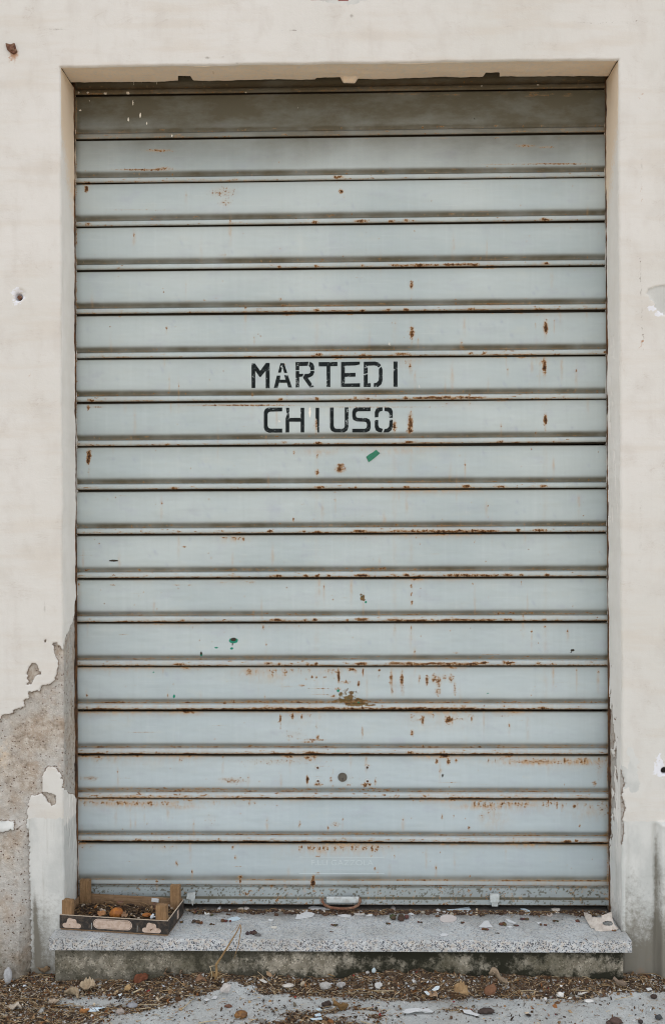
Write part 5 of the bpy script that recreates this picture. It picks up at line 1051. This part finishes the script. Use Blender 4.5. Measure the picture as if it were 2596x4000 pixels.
def stone(px, py, R, sq, c, label, seed, up_=0, rz=0, group='larger stones on the pavement', name='stone', mat='stone', cat='stone', rough=.28, sub=3):
    p = GPX(px,py,0); z = float(bank(np.array(p[0]),np.array(max(-.35,p[1])))); p = GPX(px,py,z)
    b = MB(); b.lump((0,0,0), R*.92, sub, rough*1.5, seed, sq, c, 2.1); zl = min(v[2] for v in b.v)
    o = b.build(name, M[mat], None, False if sub < 3 else True, True); o.location = (p[0],p[1],z-zl*.85); o.rotation_euler = (0,0,rz); return tag(o,label,cat,group)
stone(32,3842,.016,(.75,.7,1.5),(.40,.41,.42,1),'upright egg-shaped grey stone at the foot of the left wall',1)
stone(517,3936,.013,(1.2,.8,.55),(.27,.28,.30,1),'smooth dark grey oval stone in the left litter',2)
stone(880,3876,.0135,(1.1,.8,1.),(.52,.49,.47,1),'light angular stone on the dirt just right of the weed',3,rough=.5,sub=2)
stone(470,3960,.011,(1.1,.9,.7),(.33,.29,.26,1),'brownish grey stone below the smooth oval one',4,rough=.4)
stone(1270,3862,.014,(1.1,.7,.7),(.40,.39,.37,1),'broad grey mortar lump in the dirt bank near the middle',5,rough=.5,sub=2)
stone(1330,3855,.012,(1.1,.7,.6),(.36,.35,.34,1),'grey mortar lump just right of the broad one',6,rough=.5,sub=2)
stone(1125,3855,.012,(1.3,.7,.4),(.55,.52,.48,1),'flat pale stone in the dirt bank left of the mortar lumps',7,rough=.4)
stone(2186,3895,.009,(1.2,.8,.8),(.66,.65,.62,1),'white rounded stone at the dirt bank edge on the right',8)
stone(2298,3915,.010,(1.4,.8,.4),(.64,.64,.62,1),'small flat white stone lying on clear concrete at the right',9)
stone(2570,3983,.009,(1.,.8,.8),(.06,.065,.07,1),'black gravel piece by the bottom right corner',10)
stone(2500,3998,.007,(1.,.8,.8),(.05,.04,.04,1),'small dark gravel piece left of the black one',11)
stone(2552,3900,.008,(1.2,.8,.7),(.05,.035,.03,1),'dark earthy pebble at the foot of the right wall',12)
stone(1475,3860,.010,(1,.8,.9),(.45,.45,.44,1),'grey stone in the dirt bank above the long straws',13,rough=.5,sub=2)
stone(1435,3808,.006,(1,1,1),(.50,.49,.47,1),'tiny round stone high on the dirt bank',14)
stone(1460,3800,.006,(1,.8,1.2),(.50,.60,.64,1),'tiny pale blue pebble high on the dirt bank',15)
stone(943,3976,.0145,(1.2,.9,.75),(1,1,1,1),'dried brown fruit on the concrete with a thin stalk',16,name='dried_fruit',mat='brownfruit',cat='fruit',group=None,rough=.3)
stone(890,3935,.007,(1.5,.8,.6),(.15,.075,.05,1),'reddish brown crumb on the concrete behind the dried fruit',17,rough=.5,sub=2,group=None,name='dirt_clump',cat='dirt clump')
stone(2395,3998,.014,(1.5,.8,.6),(.10,.065,.055,1),'dark brown clod on the concrete at the lower right',18,rough=.6,group=None,name='dirt_clump',cat='dirt clump')
stone(1275,3932,.010,(1.3,.8,.8),(.05,.035,.03,1),'dark brown clod above the litter patch on the concrete',19,rough=.6,group=None,name='dirt_clump',cat='dirt clump')
stone(1898,3960,.013,(1.6,.8,.6),(.06,.045,.04,1),'dark clod right of the torn white scrap on the concrete',20,rough=.6,group=None,name='dirt_clump',cat='dirt clump')
for i,(nm,ol,c,lb,cu) in enumerate([
 ('paper_scrap',[(325,3942),(340,3938),(380,3938),(395,3932),(415,3936),(385,3944),(388,3952),(350,3954),(332,3950)],(.62,.74,.82,1),'pale blue paper scrap lying in the left litter',.004),
 ('paper_scrap',[(1570,3962),(1585,3950),(1620,3946),(1650,3950),(1670,3948),(1695,3962),(1650,3958),(1620,3960),(1590,3967)],WH,'long white torn paper strip on the concrete right of centre',.004),
 ('paper_scrap',[(1805,3945),(1835,3946),(1850,3958),(1872,3966),(1860,3970),(1830,3962),(1812,3958)],WH,'torn white paper scrap with a ragged hole on the concrete',.003),
 ('paper_scrap',[(1232,3942),(1250,3940),(1260,3948),(1240,3950)],BL,'small pale blue scrap at the top of the litter patch',.002),
 ('paper_scrap',[(1228,3965),(1250,3960),(1255,3970),(1235,3973)],BL,'pale blue scrap in the middle of the litter patch',.002),
 ('paper_scrap',[(1210,3980),(1255,3976),(1260,3984),(1220,3986)],BL,'long pale blue scrap lowest in the litter patch',.002),
 ('paint_flake',[(826,3902),(835,3893),(850,3894),(845,3904)],WH,'white flake at the dirt bank edge below the weed',.001),
 ('paint_flake',[(795,3905),(810,3902),(820,3908),(805,3912)],WH,'greyish white flake left of the white one below the weed',.001),
 ('paint_flake',[(1685,3868),(1700,3855),(1716,3853),(1712,3866),(1692,3872)],(.66,.74,.78,1),'bluish white chip upright in the dirt bank, right of centre',.002),
 ('paint_flake',[(1655,3875),(1665,3872),(1678,3885),(1670,3890)],(.66,.74,.78,1),'slim white chip left of the bluish white chip',.002),
 ('paint_flake',[(1010,3828),(1025,3826),(1045,3838),(1035,3842)],OW,'off-white chip on the dirt bank below the step, right of the weed',.001),
 ('paint_flake',[(2520,3862),(2540,3860),(2545,3868),(2528,3872)],WH,'white chip in the dirt at the foot of the right wall',.001),
 ('paint_flake',[(2255,3884),(2275,3878),(2296,3876),(2270,3886)],OW,'pale sliver at the dirt bank edge far right',.001),
 ('paint_flake',[(462,3886),(478,3882),(474,3890),(466,3894)],(.66,.74,.78,1),'bluish white chip left of the white splinter in the left litter',.001)]):
    zz = .003 if (nm == 'paper_scrap') else float(bank(np.array(GPX(*ol[0])[0]),np.array(GPX(*ol[0])[1])))+.003
    plate(nm, ol, zz, M['chip'], c, lb, 'paper scrap' if nm == 'paper_scrap' else 'paint flake', .0009, cu*2, 0, None, i+40)
def stick(pts, rad, label, mat='straw_pale', name='twig', cat='twig', z0=.006, group='longer straws and twigs on the dirt'):
    P = []
    for px,py,*h in pts:
        p = GPX(px,py,0); z = float(bank(np.array(p[0]),np.array(p[1])))+z0+(h[0] if h else 0); P.append(GPX(px,py,z))
    O_ = np.array(P[0]); b = MB(); b.tube([tuple(p-O_) for p in P], [rad*(1-.3*i/len(P)) for i in range(len(P))], 6)
    o = b.build(name, M[mat], None, True); o.location = tuple(O_); return tag(o,label,cat,group)
stick([(520,3878),(553,3862)],.0022,'short thick white splinter in the left litter')
stick([(1460,3870),(1500,3871),(1537,3870)],.0014,'straight pale straw level on the dirt bank')
stick([(1335,3878),(1370,3868),(1410,3864),(1450,3868),(1485,3878)],.0010,'long arched brown straw beside the straight pale one','straw')
stick([(713,3940),(735,3920),(757,3898)],.0014,'slanting straw pointing at the weed')
stick([(760,3862,.004),(755,3882,.002),(762,3898)],.0009,'thin upright straw above the slanting straw','straw')
stick([(775,3996),(810,3990),(850,3985)],.0013,'pale straw on the concrete left of the dried fruit')
stick([(1254,3796,.006),(1285,3806,.004),(1308,3814)],.0018,'dark pinkish twig on the upper dirt bank','straw')
stick([(1660,3870),(1675,3860),(1690,3848,.004)],.0013,'short bent twig left of the bluish white chip','straw')
stick([(2030,3870),(2060,3868),(2100,3873)],.0010,'thin bluish straw on the right dirt bank')
stick([(95,3900),(140,3902),(180,3908)],.0012,'brown twig flat in the far left litter','straw')
stick([(210,3930),(250,3925),(290,3918)],.0012,'slanting brown twig in the left litter','straw')
stick([(525,3925),(580,3925),(640,3922)],.0010,'long level straw left of the concrete patch')
stick([(540,3942),(590,3936)],.0010,'short pale straw below the long level one')
stick([(1410,3990),(1440,3998),(1470,4006)],.0014,'pale straw lowest at the right of the litter patch')
stick([(2400,3905),(2440,3896),(2470,3892)],.0009,'fine pale straw on clear concrete far right')
stick([(2230,3866),(2260,3868),(2300,3872)],.0012,'pale curved straw on the right dirt bank edge')
stick([(936,3964,.004),(930,3957,.010),(923,3950,.014)],.0008,'thin dark stalk rising from the dried fruit','rust',group=None)

# ---------------------------------------------------------------- camera, light, world
cd = bpy.data.cameras.new('camera'); cam = bpy.data.objects.new('camera', cd); col.objects.link(cam)
Rm = Matrix(((rt[0],up[0],-fw[0]),(rt[1],up[1],-fw[1]),(rt[2],up[2],-fw[2]))).to_4x4()
cam.matrix_world = Matrix.Translation(CAM) @ Rm
cd.sensor_fit = 'VERTICAL'; cd.sensor_height = 36; cd.sensor_width = 24; cd.lens = FPX/4000*36; cd.clip_end = 500; cd.clip_start = .05
scn.camera = cam
EL, AZ = math.radians(55), math.radians(12)     # sun behind the building: the front is in open shade, the street beyond is sunlit
sd_ = Vector((math.sin(AZ)*math.cos(EL), math.cos(AZ)*math.cos(EL), math.sin(EL)))
sl = bpy.data.lights.new('sun', 'SUN'); so = bpy.data.objects.new('sun', sl); col.objects.link(so)
sl.energy = 5; sl.angle = math.radians(.5); sl.color = (1,.95,.88); so.rotation_euler = sd_.to_track_quat('Z','Y').to_euler(); so.location = (0,-3,6)
w = bpy.data.worlds.new('World'); scn.world = w; w.use_nodes = True; wt = w.node_tree
sky = wt.nodes.new('ShaderNodeTexSky'); sky.sky_type = 'NISHITA'; sky.sun_disc = False; sky.sun_elevation = EL; sky.sun_rotation = AZ
sky.dust_density = 1; sky.air_density = 1.0; sky.ozone_density = 1
mx = wt.nodes.new('ShaderNodeMix'); mx.data_type = 'RGBA'; mx.inputs[0].default_value = .6; mx.inputs[7].default_value = (6.4,6.0,5.5,1)   # thin bright cloud veiling the blue
wt.links.new(sky.outputs[0], mx.inputs[6]); wt.links.new(mx.outputs[2], wt.nodes['Background'].inputs[0]); wt.nodes['Background'].inputs[1].default_value = .10
scn.render.engine = 'CYCLES'; scn.cycles.filter_width = 1.05; scn.cycles.max_bounces = 8; scn.cycles.diffuse_bounces = 5
vs_ = scn.view_settings; vs_.view_transform = 'Standard'; vs_.look = 'None'; vs_.exposure = 1.82; vs_.gamma = 1
